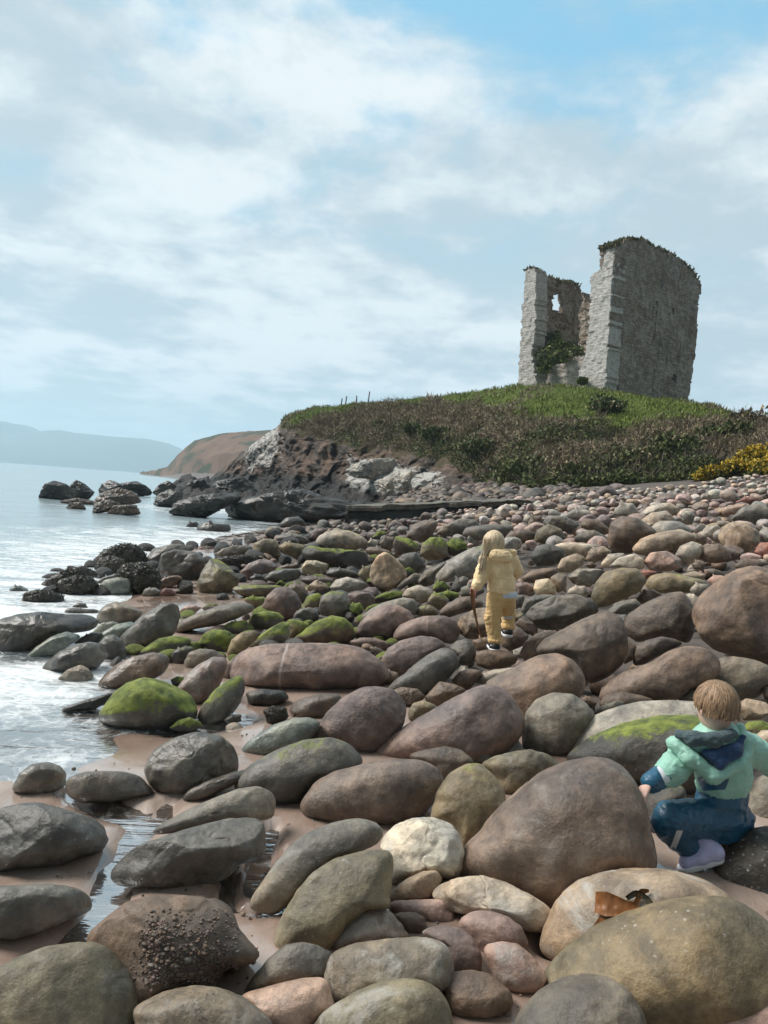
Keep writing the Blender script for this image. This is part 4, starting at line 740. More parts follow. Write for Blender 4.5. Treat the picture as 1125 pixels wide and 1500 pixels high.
G|olive|m.3 s.4|greenish loaf shaped stone with a reddish rim|588,470 610,430 680,418 760,430 850,450 860,480 800,500 720,510 620,505
G|pale|s.3|pale rounded cobble at the end of the greenish loaf stone|782,490 810,465 860,468 870,490 830,520 795,515
G|pink|s.1|smooth mauve pebble near the top of the huge square boulder|858,450 890,428 935,432 920,460 880,475
G|pink|p.9 k.7 r.5|rough pinkish white rock with a jagged underside|580,370 610,330 680,322 740,355 740,390 690,410 610,408
G|pale|s1 p.3|pale speckled egg shaped stone beside the rough pinkish white rock|718,340 740,300 790,280 835,295 840,325 800,370 750,385
G|tan|p.3 s.3|long sandy tan boulder above the rough pinkish white rock|530,310 570,265 650,240 740,225 790,245 820,280 770,290 700,320 610,345 545,335
G|umber|s.5|big brown hump boulder beside the long sandy tan one|424,260 435,200 480,170 550,178 610,215 640,245 590,260 545,290 530,330 470,328 430,300
G|tan|k.7 p.6|creviced tan and white boulder behind the long sandy tan one|565,190 610,155 680,145 715,180 722,225 680,235 630,230 590,210
G|pale|s.1|smooth pale grey boulder behind the big brown hump|440,160 480,115 530,112 555,150 545,178 480,170
G|pale|s.1 k.3|wide pale grey boulder behind the creviced tan one|555,165 600,125 690,108 735,130 745,160 700,165 620,150 575,180
G|pale|s.1 k.4|pale upright stone next to the wide pale grey boulder|740,160 770,133 805,165 790,205 750,190
G|tan|k.6 p.25|large round tan boulder with a cracked face|908,260 920,220 970,195 1040,200 1085,240 1085,290 1030,325 970,335 925,300
G|umber|s.2|brown stone below the large round tan boulder|820,340 850,295 910,290 955,320 965,360 900,375 850,370
G|pale|p.4|whitish stone beside the large round tan boulder|825,250 850,220 900,205 920,225 900,260 860,270
G|tan|k.6|flat tan stone at the tip of the long sandy tan boulder|775,260 810,245 855,255 850,290 790,285
G|grey|s.1 p.3|large pale grey boulder highest up the bank at the picture edge|960,185 1010,130 1080,115 1125,130 1160,160 1125,190 1050,205
G|sandy|s.1|flat pale pink slab on the upper bank beside the large pale grey boulder|915,140 960,120 1040,115 980,160 930,165
G|red|s.1|reddish brown boulder on the crest of the shingle bank|980,110 1020,85 1075,85 1090,105 1030,118
G|grey|s1 p.5|grey speckled stone beside the large round tan boulder's cracked face|1085,240 1110,215 1150,225 1150,260 1100,262
G|red|s.1|rusty red boulder cut by the picture edge below the large round tan one|1065,325 1090,290 1150,280 1160,350 1100,358
G|umber|s.2|brown slab above the huge square brown boulder|975,385 1010,358 1090,360 1110,390 1060,395 1000,405
G|olive|s.3|olive brown boulder with a sloping top uphill from the child in yellow|98,280 110,230 160,203 215,225 240,270 200,288 130,288
G|slate|k.7 p.3|dark jagged boulder behind the sloping olive brown one|135,200 160,165 230,170 290,195 280,240 220,245 170,215
G|umber|n.5|pitted stone with a dark hole near the dark jagged boulder|65,210 90,170 130,165 130,210 90,228
G|pale|s.2|grey dome stone behind the dark jagged boulder|230,170 270,140 330,140 360,170 300,185
G|umber|s.2|smooth brown sloping stone below the grey dome stone|298,210 320,178 380,185 425,220 410,255 350,235
G|slate|s.6 m.2|dark grey stone with whitish scratches beside the big brown hump|272,270 300,238 360,230 410,255 420,290 350,300 290,290
G|pale|s.2|wide flat pale boulder under the dark grey scratched stone|180,295 250,283 340,290 395,300 330,340 260,350 220,330
G|slate|s.2|dark grey round boulder between the wide flat pale one and the child in yellow|82,345 110,300 160,290 220,310 242,355 180,385 110,388
G|tan|s.2|slanted tan brown stone in front of the wide flat pale boulder|195,400 220,355 280,332 322,350 310,385 250,415 210,415
G|tan|s.3|tan rounded stone beside the slanted tan brown one|322,360 350,310 400,300 440,325 400,355 360,375
G|umber|k.4|small dark stone between the tan rounded stone and the pale split one|318,385 350,368 375,385 340,395
G|pale|k.5|pale split stone behind the greenish pale one|392,375 430,335 490,330 500,350 430,395 400,395
G|pale|m.2 s.2|greenish pale smooth stone above the smooth olive boulder|420,395 470,350 540,333 575,355 580,395 540,408 480,400
G|grey|k1.1 p.4|flat angular pale grey rock beside the smooth olive boulder|243,430 290,400 380,400 415,410 370,450 340,480 270,465
G|umber|s.2|long flat brown stone uphill of the cream block|40,440 90,405 200,390 200,430 120,465 60,460
G|cream|p.4|cream coloured block shaped stone beside the child in yellow|95,490 105,450 160,443 195,480 190,515 110,515
G|tan|k.5|brown wedge stone beside the cream block shaped stone|170,440 200,420 240,430 235,490 200,505
G|pale|s.2|small pale rounded stone below the flat angular grey rock|240,505 270,480 320,475 340,505 320,525
G|grey|m.1|grey green flat stone behind the dark broken slabby rock|40,580 60,530 130,512 200,515 150,545 90,570 60,600
G|pale|s.1|small pale stone behind the whitish stone on the bank|720,210 760,205 810,235 780,245 730,230
G|umber|s.1|small brown cobble amid pebbles below the pale speckled egg stone|790,380 820,360 850,375 840,410 800,400
G|grey|s.3 m.15|round grey olive boulder nestled beside the two log boulders|55,1100 65,1030 110,975 180,948 260,952 320,990 360,1040 350,1090 290,1140 260,1180 200,1210 110,1200 65,1160
G|umber|s.2|reddish brown cap of stone under the peanut shaped boulder|385,995 410,955 480,940 570,955 625,978 600,1010 460,1030 400,1020
G|grey|s.1|slim grey cobble under the reddish brown cap of stone|358,1030 400,1000 460,978 495,985 490,1005 420,1040 370,1055
G|umber|s.1|small dark red cobble beside the reddish brown cap of stone|305,970 340,960 370,985 360,1015 330,1005
G|grey|s.1|flat grey stone directly behind the head of the child in green|715,975 770,930 860,908 930,920 960,980 850,1000
G|tan|k.6|creased tan rock beside the head of the child in green|985,1000 1030,970 1110,985 1150,1020 1090,1060 1020,1065
G|olive|m1|mossy stone behind the shoulder of the child in green|1010,1100 1040,1070 1100,1068 1150,1090 1160,1140 1060,1150
G|pale|s.2|pale stone at the picture edge behind the arm of the child in green|1060,1140 1100,1110 1180,1110 1200,1200 1100,1200
G|umber|s.1|brown stone at the picture edge below the huge square boulder|1100,930 1120,905 1160,920 1150,985 1110,970
G|slate|s.1|bluish dim stone in the gap behind the scarred boulder|455,610 500,600 520,650 500,700 460,680
G|umber|s.1|shadowed stone between the scarred boulder and the red brown cobble|500,700 545,740 530,800 490,820
G|pale|s.1|pale stone squeezed between the barrel boulder and the square boulder|765,515 800,510 825,540 795,580
G|red|s.1|reddish stone between the greenish loaf and the rough pinkish rock|560,410 600,405 640,415 600,440 580,450
G|tan|s.1|tan stone behind the greenish loaf shaped stone|740,430 800,410 850,425 840,455 770,450
H|dark|k1.2 w.4 z|brown sea stack farthest from the cliff, peaked in the middle|110,345 130,300 160,290 195,300 225,325 215,345 160,348
H|dark|k1.2 w.4 z|pointed rock joined to the farthest brown sea stack|200,310 225,287 250,300 280,325 260,345 210,345
H|dark|k1.3 w.4 z|jagged dark crest of rock in the sea between two lower rocks|288,325 300,300 330,285 345,300 400,290 440,310 448,335 380,335 310,330
H|umber|k1 w.4 z|low brown reef between the sea stacks|165,350 230,340 285,350 280,362 200,360
H|umber|k1 w.4 z|broad brown rock below the jagged dark crest in the sea|270,355 300,325 350,310 400,325 418,355 350,365 300,370
H|umber|k.8 w.4 z|small rounded rock in the sea in front of the low brown reef|190,375 205,355 240,352 255,375
H|umber|k1 w.4 z|dark low rock nearest of the sea stacks|310,393 335,362 400,360 415,390
H|umber|k1 w.4 z|small brown rock in front of the broad brown sea rock|270,390 280,355 320,345 360,358 320,380
H|dark|k1 w.4 z|dark double topped rock between the sea stacks and cliff|448,325 470,300 495,290 530,310 525,330 470,340
H|dark|k1 w.4 z|rounded black rock at the foot of the cliff tip|450,360 465,330 500,315 540,325 530,365 480,370
H|dark|k1 w.4 z|layered grey shelf of rock sloping into the sea below the cliff|495,385 520,350 600,330 690,325 720,345 660,370 600,400 530,398
H|dark|k1.2 w.4 z|longest black ledge along the foot of the cliff|655,370 720,345 800,325 900,315 960,340 1040,350 1050,400 950,410 800,415 680,405
H|dark|k1 w.3 z|black boulder leaning on the tip of the cliff|530,325 560,290 600,285 618,310 600,340 545,345
H|dark|k1.2 w.3 z|large black buttress at the tip of the cliff|600,335 640,290 720,280 760,320 740,345 660,350
'''
ROCK = []
def parse():
    for ln in ROCKS.strip().split('\n'):
        b, col, op, label, pts = ln.split('|')
        ox, oy, s = BLK[b]; poly = np.array([[float(u) for u in p.split(',')] for p in pts.split()]) / s + [ox, oy]
        o = dict(m=0, w=0, s=0, k=0, n=0, c=1, d=1, p=0, v=0, q=0, r=0, e=0, z=0)
        for tkn in op.split(): o[tkn[0]] = float(tkn[1:] or 1)
        ROCK.append(dict(col=COL[col], o=o, label=label, poly=poly))
parse()
NA = 144; ANG = np.arange(NA) / NA * 2 * np.pi
def polar_radius(poly, c):
    p = poly - c; q = np.roll(p, -1, 0); r = np.zeros(NA)
    dx, dy = np.cos(ANG), np.sin(ANG)
    for a, b in zip(p, q):
        e = b - a; den = dx * e[1] - dy * e[0]
        with np.errstate(divide='ignore', invalid='ignore'):
            t_ = (a[0] * e[1] - a[1] * e[0]) / den; u = (a[0] * dy - a[1] * dx) / den
        ok = (np.abs(den) > 1e-9) & (u >= -1e-6) & (u <= 1 + 1e-6) & (t_ > 0); r = np.where(ok, np.maximum(r, t_), r)
    k = np.exp(-0.5 * (np.arange(-4, 5) / 1.6) ** 2); k /= k.sum()
    return sum(np.roll(r, i - 4) * k[i] for i in range(9))
for R_ in ROCK:
    poly = R_['poly']; x, y = poly[:, 0], poly[:, 1]; x1, y1 = np.roll(x, -1), np.roll(y, -1); cr = x * y1 - x1 * y
    A = cr.sum() / 2; c = np.array([((x + x1) * cr).sum(), ((y + y1) * cr).sum()]) / (6 * A)
    R_['c'] = c; R_['r'] = polar_radius(poly, c)
    h = y.max() - y.min(); i = int(np.argmax(y - 0.075 * (x - c[0])))
    if R_['o']['z']: d = min(hit(poly[i, 0], poly[i, 1] - 0.02 * h, lambda X, Y: X * 0 - 0.05), 88)
    else: d = hit(poly[i, 0], poly[i, 1] - 0.05 * h)
    R_['d'] = d * R_['o']['d']; R_['sunk'] = False
    if not R_['o']['z']:
        g = P(poly[i, 0], poly[i, 1], d)
        if bank(g[0], g[1]) < 0.10: R_['sunk'] = True
    pc = poly - c; ev = np.linalg.eigvalsh(np.cov(pc.T)); R_['minor'] = math.sqrt(abs(A) / math.pi / math.sqrt(math.sqrt(ev[1] / max(ev[0], 1e-6))))
    R_['size'] = math.sqrt(abs(A) / math.pi)
ROCK.sort(key=lambda r: r['d'])
def inside(R_, p):
    v = p - R_['c']; a = np.arctan2(v[:, 1], v[:, 0]) % (2 * np.pi)
    return np.hypot(v[:, 0], v[:, 1]) / np.interp(a, np.append(ANG, 2 * np.pi), np.append(R_['r'], R_['r'][0]))
for i, B in enumerate(ROCK):
    if B['sunk']:                # stones bedded in the sand: the body goes on below the sand line
        lift = (np.sin(ANG) > 0) * np.abs(np.sin(ANG)); B['r'] = B['r'] * (1 + 0.24 * lift)
        B['d'] += 0.5 * (0.55 * B['minor'] + 0.35 * B['size']) * B['d'] / FPX
    B['cd'] = (0.6 * B['minor'] + 0.42 * B['size']) * B['d'] / FPX * B['o']['c']
    for A in ROCK[:i]:
        if np.hypot(*(A['c'] - B['c'])) > A['r'].max() + B['r'].max(): continue
        cand = A['c'] + np.stack([np.cos(ANG), np.sin(ANG)], 1) * A['r'][:, None] * 0.96
        rho = inside(B, cand); ok = rho < 1
        if not ok.any(): continue
        need = A['d'] - 0.15 * A['cd'] - (B['d'] - B['cd'] * np.sqrt(np.clip(1 - rho[ok] ** 2, 0, 1)))
        dm = need.max()
        if dm > 0:
            push = min(dm, 0.75 * B['cd']); B['d'] += push; dm -= push
            if dm > 0: B['cd'] = max(B['cd'] * 0.45, B['cd'] - dm)
def stone_verts(dirs, rfun, c_depth, seed, k=0.0, n=0.0, size=1.0, e=0.82, lay=0):
    """dirs: unit sphere; local axes x across, y away, z up"""
    sphi = np.hypot(dirs[:, 0], dirs[:, 2]); th = np.arctan2(dirs[:, 2], dirs[:, 0]) % (2 * np.pi)
    rr = rfun(th); rho = sphi ** e; yy = np.sign(dirs[:, 1]) * np.abs(dirs[:, 1]) ** e
    p = np.stack([np.cos(th) * rr * rho, yy * c_depth, np.sin(th) * rr * rho], -1)
    rng = np.random.default_rng(seed)
    for j in range(int(2 + 5 * k)):
        nn = rng.normal(0, 1, 3); nn[1] = -abs(nn[1]) - 0.55 if rng.random() < 0.8 else abs(nn[1]) + .4; nn[2] += 0.25; nn /= np.linalg.norm(nn)
        pr = p @ nn; hgt = pr.max() * rng.uniform(0.66, 0.9)
        over = np.maximum(0, pr - hgt); p = p - nn * (over * (0.5 + 0.4 * min(1, k)))[:, None]
    q = p / size
    u = dirs
    amp = 0.075 + 0.05 * k
    dsp = amp * fbm(q * 1.15 + seed * 3.1, 3) + 0.022 * fbm(q * 4.2 + seed * 1.7, 3)
    if k: dsp += 0.06 * k * (np.abs(fbm(q * 1.9 + seed, 3)) - 0.2)
    cr_ = fbm(q * 0.9 + seed * 5.3, 3); dsp -= (0.007 + 0.03 * k) * np.exp(-(cr_ / 0.035) ** 2)
    if lay: lv = q[:, 2] * 2.6 + 0.8 * q[:, 0] + 0.5 * fbm(q * .8 + seed, 2); dsp += 0.10 * (lv - np.floor(lv) - .5) * sst(0, .12, lv - np.floor(lv)) + 0.22 * np.abs(fbm(q * 2.2 + seed, 5)) - .06
    if n: dsp += n * (0.10 * fbm(q * 5 + seed, 3) + 0.09 * np.abs(fbm(q * 10 + seed, 2)))
    m_ = np.array([1, 1.0, 1]) * u
    return p + m_ * (dsp * size)[:, None]
def build_rock(R_, idx):
    c = R_['c']; d = R_['d']; ctr = P(c[0], c[1], d); Y = rayF(c[0], c[1]); Y = Y / np.linalg.norm(Y)
    X = CR - (CR @ Y) * Y; X /= np.linalg.norm(X); Z = np.cross(X, Y)
    pts = c + np.stack([np.cos(ANG), np.sin(ANG)], 1) * R_['r'][:, None]
    w_ = onplane(pts[:, 0], pts[:, 1], ctr, Y) - ctr; lx, lz = w_ @ X, w_ @ Z
    th = np.arctan2(lz, lx) % (2 * np.pi); rr = np.hypot(lx, lz); o_ = np.argsort(th); th, rr = th[o_], rr[o_]
    rfun = lambda a: np.interp(a, np.concatenate([th - 2 * np.pi, th, th + 2 * np.pi]), np.tile(rr, 3))
    px_ = R_['size'] * 2; sub = 6 if px_ > 80 else 5 if px_ > 28 else 4
    if R_['o']['n'] > 0.5 or R_['o']['z']: sub = 6
    dirs, F = ico(sub); sz = R_['size'] * d / FPX; o = R_['o']
    v = stone_verts(dirs, rfun, R_['cd'], idx + 3, o['k'], o['n'], sz, 0.82, o['z'])
    for it in range(3):          # keep the traced outline after the lumps and facets
        V = v[:, :1] * X + v[:, 1:2] * Y + v[:, 2:] * Z
        pu, pv, _ = project(V + ctr); a_ = np.arctan2(pv - c[1], pu - c[0]) % (2 * np.pi); ra = np.hypot(pu - c[0], pv - c[1])
        nb = 72; bi = (a_ / (2 * np.pi) * nb).astype(int) % nb; mx = np.zeros(nb); np.maximum.at(mx, bi, ra)
        tg = np.interp((np.arange(nb) + .5) / nb * 2 * np.pi, np.append(ANG, 2 * np.pi), np.append(R_['r'], R_['r'][0])) * 1.045
        ratio = np.clip(tg / np.maximum(mx, 1e-3), 0.75, 1.5); ratio = (np.roll(ratio, 1) + 2 * ratio + np.roll(ratio, -1)) / 4
        k_ = np.interp(a_ / (2 * np.pi) * nb - .5, np.arange(-1, nb + 1), np.concatenate([ratio[-1:], ratio, ratio[:1]]))
        v[:, 0] *= k_; v[:, 2] *= k_
    V = v[:, :1] * X + v[:, 1:2] * Y + v[:, 2:] * Z
    nm = 'seaweed_covered_rock' if o['n'] >= 0.8 else 'sea_rock' if o['z'] else 'boulder' if px_ > 30 else 'cobble'
    ob = obj(nm, mesh(nm, V, F, M_ROCK), None, ctr)
    ob.color = (*[min(.6, u * (.85 if o['z'] and idx < 400 else 1.32) * f_) for u, f_ in zip(R_['col'], (1.0, 1.0, .98))], 1); ob['moss'] = float(o['m']); ob['wet'] = float(o['w']); ob['speck'] = float(o['s']); ob['white'] = float(o['p']); ob['vein'] = float(o['v']); ob['vein_at'] = float(o['q']) * sz * 1.3; ob['rough'] = float(o['r'])
    tag(ob, R_['label'], 'rock' if o['z'] or o['n'] >= .8 else 'boulder' if px_ > 30 else 'cobble')
    R_['V'] = V + ctr; R_['ob'] = ob; R_['ctr'] = ctr; R_['Y'] = Y
    return ob
for i, R_ in enumerate(ROCK): build_rock(R_, i)
# ------------------------------------------------------------------ shingle and small stones
rng = np.random.default_rng(77)
PAL = [('pink', (.30, .215, .190)), ('pale', (.30, .27, .245)), ('grey', (.20, .185, .17)), ('tan', (.26, .195, .145)), ('brown', (.165, .122, .100)), ('purple', (.19, .14, .135))]
def small_stone(sub, seed, shape):
    dirs, F = ico(sub); v = dirs * shape
    v = v * (1 + 0.16 * fbm(dirs * 1.1 + seed * 7.7, 3))[:, None]
    r_ = np.random.default_rng(seed)
    for _ in range(3):
        nn = r_.normal(0, 1, 3); nn /= np.linalg.norm(nn); pr = v @ nn; h = pr.max() * r_.uniform(.6, .85); v = v - nn * (np.maximum(0, pr - h) * .8)[:, None]
    return v, F
PROTO = [small_stone(3, i, np.array([1, rng.uniform(.65, .95), rng.uniform(.45, .75)])) for i in range(14)]
PROTO_FINE = [small_stone(4, i + 40, np.array([1, rng.uniform(.65, .95), rng.uniform(.45, .75)])) for i in range(10)]
def rotz(a): return np.array([[math.cos(a), -math.sin(a), 0], [math.sin(a), math.cos(a), 0], [0, 0, 1]])
def rotx(a): return np.array([[1, 0, 0], [0, math.cos(a), -math.sin(a)], [0, math.sin(a), math.cos(a)]])
def covered(px, py, d):
    p = np.array([[px, py]])
    for R_ in ROCK:
        if R_['d'] < d + R_['cd'] and abs(px - R_['c'][0]) < R_['r'].max() and inside(R_, p)[0] < 0.9: return True
    return False
def pick(px, rng):
    dark = px < 640
    i = rng.choice(6, p=[.05, .1, .3, .1, .3, .15] if dark else [.28, .22, .13, .15, .1, .12]); nm, c = PAL[i]; k = rng.uniform(.75, 1.25) * (.62 if dark else 1)
    return nm, tuple(u * k * rng.uniform(.94, 1.06) for u in c)
acc_v, acc_f, acc_c, base = [], [], [], 0
singles = []
def add_stone(ctr, r, col, rng, fine=False):
    global base
    v, F = (PROTO_FINE if fine else PROTO)[rng.integers(10)]
    v = (v * r) @ rotx(rng.uniform(-.5, .5)).T @ rotz(rng.uniform(0, 6.3)).T + ctr
    acc_v.append(v); acc_f.append(F + base); acc_c.append(np.tile(col, (len(v), 1))); base += len(v)
# upper bank: rows of the storm beach, sizes shrinking with distance
up = lambda x: np.interp(x, [470, 520, 600, 740, 800, 900, 1000, 1060, 1140], [757, 760, 762, 736, 727, 720, 712, 704, 692])
lo = lambda x: np.interp(x, [470, 560, 700, 760, 850, 950, 1140], [775, 800, 800, 800, 800, 810, 830])
cand = []
for i in range(5200):
    px = rng.uniform(470, 1140); t_ = rng.random() ** 1.25; py = up(px) + (lo(px) - up(px)) * t_
    d = hit(px, py) if i % 1 == 0 else 0
    s = np.interp(py - up(px), [0, 25, 60, 110], [3.3, 5.5, 8.0, 9.0]) * rng.lognormal(0, .33)
    cand.append((px, py, d, s))
cand.sort(key=lambda c: -c[3])
taken = []; n_single = 0
for px, py, d, s in cand:
    if any(abs(px - a) < (s + b) * .62 and abs(py - e) < (s + b) * .40 for a, e, b in taken[-1400:]): continue
    taken.append((px, py, s)); r = s * d / FPX; p = P(px, py, d); p[2] += r * .15
    nm, col = pick(px, rng); pl_ = 1.12 + .45 * sst(60, 15, py - up(px)) * (px > 680); col = tuple(u * pl_ * .85 + .15 * sum(col) / 3 * pl_ for u in col)
    vis = 470 < px < 1120 and not covered(px, py, d)
    if vis and n_single < 92:
        n_single += 1; singles.append((p, r, nm, col, px))
    else: add_stone(p, r, col, rng)
# stones filling the gaps between the boulders
for i in range(3600):
    y = rng.uniform(1.6, 4.9) ** 2 ; x = rng.uniform(-4.5, 0.62 * y + 1.2)
    b = bank(np.array(x), np.array(y))
    if b < 0.05 and rng.random() > .03: continue
    if y < 15 and rng.random() < .6: continue
    if 5.0 < y < 6.45 and .62 < x < 1.25: continue
    r = rng.lognormal(-2.55, .42) * (0.65 + 0.022 * y) * (1.3 if b > .1 else .55); z = float(z_ground(np.array(x), np.array(y))) + rng.uniform(0, .10) * (b > .08)
    dark = y * .12 > x + 1.0; k = rng.uniform(.6, 1.05) * (.7 if dark else 1); c = PAL[rng.choice(6, p=[.1, .08, .25, .15, .3, .12])][1]
    add_stone(np.array([x, y, z + r * .1]), r, tuple(u * k for u in c), rng, y < 9)
for i in range(700):      # the boulder beach goes on beyond the frame
    y = rng.uniform(.5, 5.2) ** 2; r = rng.lognormal(-1.75, .45) * (.8 + .02 * y); x = .57 * y + .45 + r + abs(rng.normal(0, 2.2)); b = float(bank(np.array(x), np.array(y)))
    add_stone(np.array([x, y, float(z_ground(np.array(x), np.array(y))) + r * .35]), r, tuple(np.array(PAL[rng.choice(6, p=[.1, .1, .25, .15, .25, .15])][1]) * rng.uniform(.55, 1.0)), rng, True)
for i in range(1100):     # dark rubble behind the slipway, up to the cliff foot
    y = rng.uniform(25.5, 52); x = rng.uniform(-2.5 + (y - 25) * .02, 10 - (y - 25) * .1); r = rng.lognormal(-1.7, .4)
    add_stone(np.array([x, y, float(z_ground(np.array(x), np.array(y))) + r * .2]), r, tuple(np.array(PAL[rng.choice([2, 3, 4, 5])][1]) * rng.uniform(.3, .75)), rng)
for i in range(420):      # shell bits and grit lying on the open sand
    px, py = rng.uniform(0, 780), rng.uniform(1040, 1495); d = hit(px, py); p = P(px, py, d)
    if bank(p[0], p[1]) > .06: continue
    p[2] = float(z_ground(p[0], p[1])) + .001; add_stone(p, rng.lognormal(-5.3, .5), tuple(np.array(PAL[rng.choice(6)][1]) * rng.uniform(.35, 1.1)), rng)
me = mesh('shingle', np.concatenate(acc_v), np.concatenate(acc_f), M_SHINGLE)
at = me.attributes.new('tint', 'FLOAT_COLOR', 'POINT'); cc = np.concatenate(acc_c); at.data.foreach_set('color', np.concatenate([cc * 1.25, np.ones((len(cc), 1))], 1).astype(np.float32).ravel())
sh = tag(obj('shingle', me), 'small pinkish and grey stones heaped on the bank and between the boulders', 'shingle', None, 'stuff')
for k_ in ('moss', 'wet', 'speck', 'white', 'vein', 'vein_at', 'rough'): sh[k_] = 0.0
sh['moss'] = 0.12
PM = [mesh('cobble', v, F, M_ROCK) for v, F in PROTO_FINE]
WORDS = dict(pink='dusty pink', pale='pale whitish', grey='mid grey', tan='sandy tan', brown='dull brown', purple='mauve')
for p, r, nm, col, px in singles:
    o = obj('cobble', PM[rng.integers(10)], None, p); o.scale = (r, r, r * rng.uniform(.9, 1.2)); o.rotation_euler = (rng.uniform(-.3, .3), rng.uniform(-.3, .3), rng.uniform(0, 6.3)); o.color = (*[min(.6, u * 1.25) for u in col], 1)
    for k_ in ('moss', 'wet', 'vein', 'vein_at', 'rough'): o[k_] = 0.0
    o['speck'] = .2; o['white'] = .25
    shade = 'dark ' if px < 640 else ''
    where = 'at the foot of the dark stone slipway' if px < 640 else 'among the shingle of the upper storm bank'
    tag(o, f'small {shade}{WORDS[nm]} cobble {where}', 'cobble', f'{shade}{WORDS[nm]} cobbles {where}')
# darker wet and mossy cobbles packed between the boulders of the lower shore
placed = []; n_w = 0
for i in range(900):
    if n_w >= 95: break
    px, py = rng.uniform(170, 620), rng.uniform(800, 985)
    if py > 1010 - .0 * px or px < 560 - (py - 770) * 2.2: continue
    sz = rng.uniform(9, 21) * (.6 + (py - 800) / 260); d = hit(px, py)
    if any(np.hypot(px - a, (py - b) * 1.5) < (sz + c) * .75 for a, b, c in placed) or covered(px, py - sz * .4, d + .05): continue
    placed.append((px, py, sz)); n_w += 1; r = sz * d / FPX; p = P(px, py, d); mossy = rng.random() < .42
    o = obj('cobble', PM[rng.integers(10)], None, p); o.scale = (r, r * rng.uniform(.8, 1.1), r * rng.uniform(.85, 1.2)); o.rotation_euler = (rng.uniform(-.3, .3), rng.uniform(-.3, .3), rng.uniform(0, 6.3))
    base_ = np.array(COL['dark' if mossy else ['slate', 'umber', 'dark', 'purple'][rng.integers(4)]]) * rng.uniform(.8, 1.2); o.color = (*base_, 1)
    for k_ in ('vein', 'vein_at', 'rough', 'speck', 'white'): o[k_] = 0.0
    o['moss'] = rng.uniform(.8, 1.05) if mossy else .1; o['wet'] = .45
    lab = 'small green mossy cobble' if mossy else 'small dark wet cobble'
    tag(o, lab + ' in the gaps between boulders of the lower shore', 'cobble', lab + 's of the lower shore')
# dark rocks crowding the surf beyond the weed covered ones
placed = []
for i in range(1500):
    if len(placed) >= 46: break
    px = rng.uniform(70, 470); py = rng.uniform(np.interp(px, [70, 200, 330, 470], [842, 806, 792, 778]), np.interp(px, [70, 200, 330, 470], [880, 868, 856, 815])); sz = rng.uniform(9, 22)
    d = hit(px, py, lambda X, Y: np.maximum(z_eff(X, Y), -0.03))
    if any(np.hypot(px - a, (py - b) * 1.6) < (sz + c) * .8 for a, b, c in placed) or covered(px, py - sz * .3, d): continue
    placed.append((px, py, sz)); r = sz * d / FPX; p = P(px, py, d); p[2] += r * .1
    o = obj('sea_rock', PM[rng.integers(10)], None, p); o.scale = (r, r * rng.uniform(.8, 1.1), r * rng.uniform(.9, 1.5)); o.rotation_euler = (rng.uniform(-.5, .5), rng.uniform(-.5, .5), rng.uniform(0, 6.3)); o.color = (*(np.array([.034, .031, .027]) * rng.uniform(.7, 1.6)), 1)
    for k_ in ('vein', 'vein_at', 'speck', 'white'): o[k_] = 0.0
    o['moss'] = .2; o['wet'] = .5; o['rough'] = .8
    tag(o, 'small black wet rock crowded among the weedy rocks at the surf', 'rock', 'small black rocks at the surf')
# barnacles and grit on the broad brown boulder, bladderwrack on the surf rocks
from mathutils.bvhtree import BVHTree
def bvh(V, F): return BVHTree.FromPolygons([tuple(v) for v in V], [tuple(f) for f in F])
def by_label(part): return next(r for r in ROCK if part in r['label'])
def ray_to(R_, px, py):
    if 'bvh' not in R_: R_['bvh'] = bvh(R_['V'], ico({10242: 6, 2562: 5, 642: 4}[len(R_['V'])])[1])
    r = rayF(px, py); L = np.linalg.norm(r); h = R_['bvh'].ray_cast(Vector(EYE), Vector(r / L))
    return (np.array(h[0]), np.array(h[1])) if h[0] is not None else (None, None)
G_ = by_label('crusted with barnacles'); acc_v, acc_f, acc_c, base = [], [], [], 0
for i in range(1700):
    k = rng.random()
    if k < .30: a, b = 228 + rng.normal(0, 10), 1378 + rng.normal(0, 12)
    elif k < .75: a, b = 275 + rng.normal(0, 30), 1418 + rng.normal(0, 19)
    else: a, b = rng.uniform(215, 350), rng.uniform(1330, 1450)
    h, nrm = ray_to(G_, a, b)
    if h is None: continue
    add_stone(h + nrm * .001, rng.lognormal(-5.75, .45), tuple(np.array(PAL[rng.choice([2, 3, 4, 4, 5])][1]) * rng.uniform(.5, .95)), rng)
me = mesh('barnacle_crust', np.concatenate(acc_v) - G_['ctr'], np.concatenate(acc_f), M_SHINGLE)
at = me.attributes.new('tint', 'FLOAT_COLOR', 'POINT'); cc = np.concatenate(acc_c); at.data.foreach_set('color', np.concatenate([cc, np.ones((len(cc), 1))], 1).astype(np.float32).ravel())
bc = obj('barnacle_crust', me, G_['ob']); bc.matrix_parent_inverse = Matrix(); bc['kind'] = 'stuff'
for k_ in ('moss', 'wet', 'speck', 'white', 'vein', 'vein_at', 'rough'): bc[k_] = 0.0
for R_ in ROCK:
    n = R_['o']['n']
    if n < .8: continue
    V = R_['V'] - R_['ctr']; idx = rng.integers(0, len(V), int(1500 * n)); sz = R_['size'] * R_['d'] / FPX
    vv, ff = cards(V[idx] * 1.0, sz * 0.11, 2, -0.6, 3, 2.2, sz * .02)
    sw = obj('seaweed', mesh('seaweed', vv, ff, M_WEED, False), R_['ob']); sw.matrix_parent_inverse = Matrix(); sw['kind'] = 'stuff'

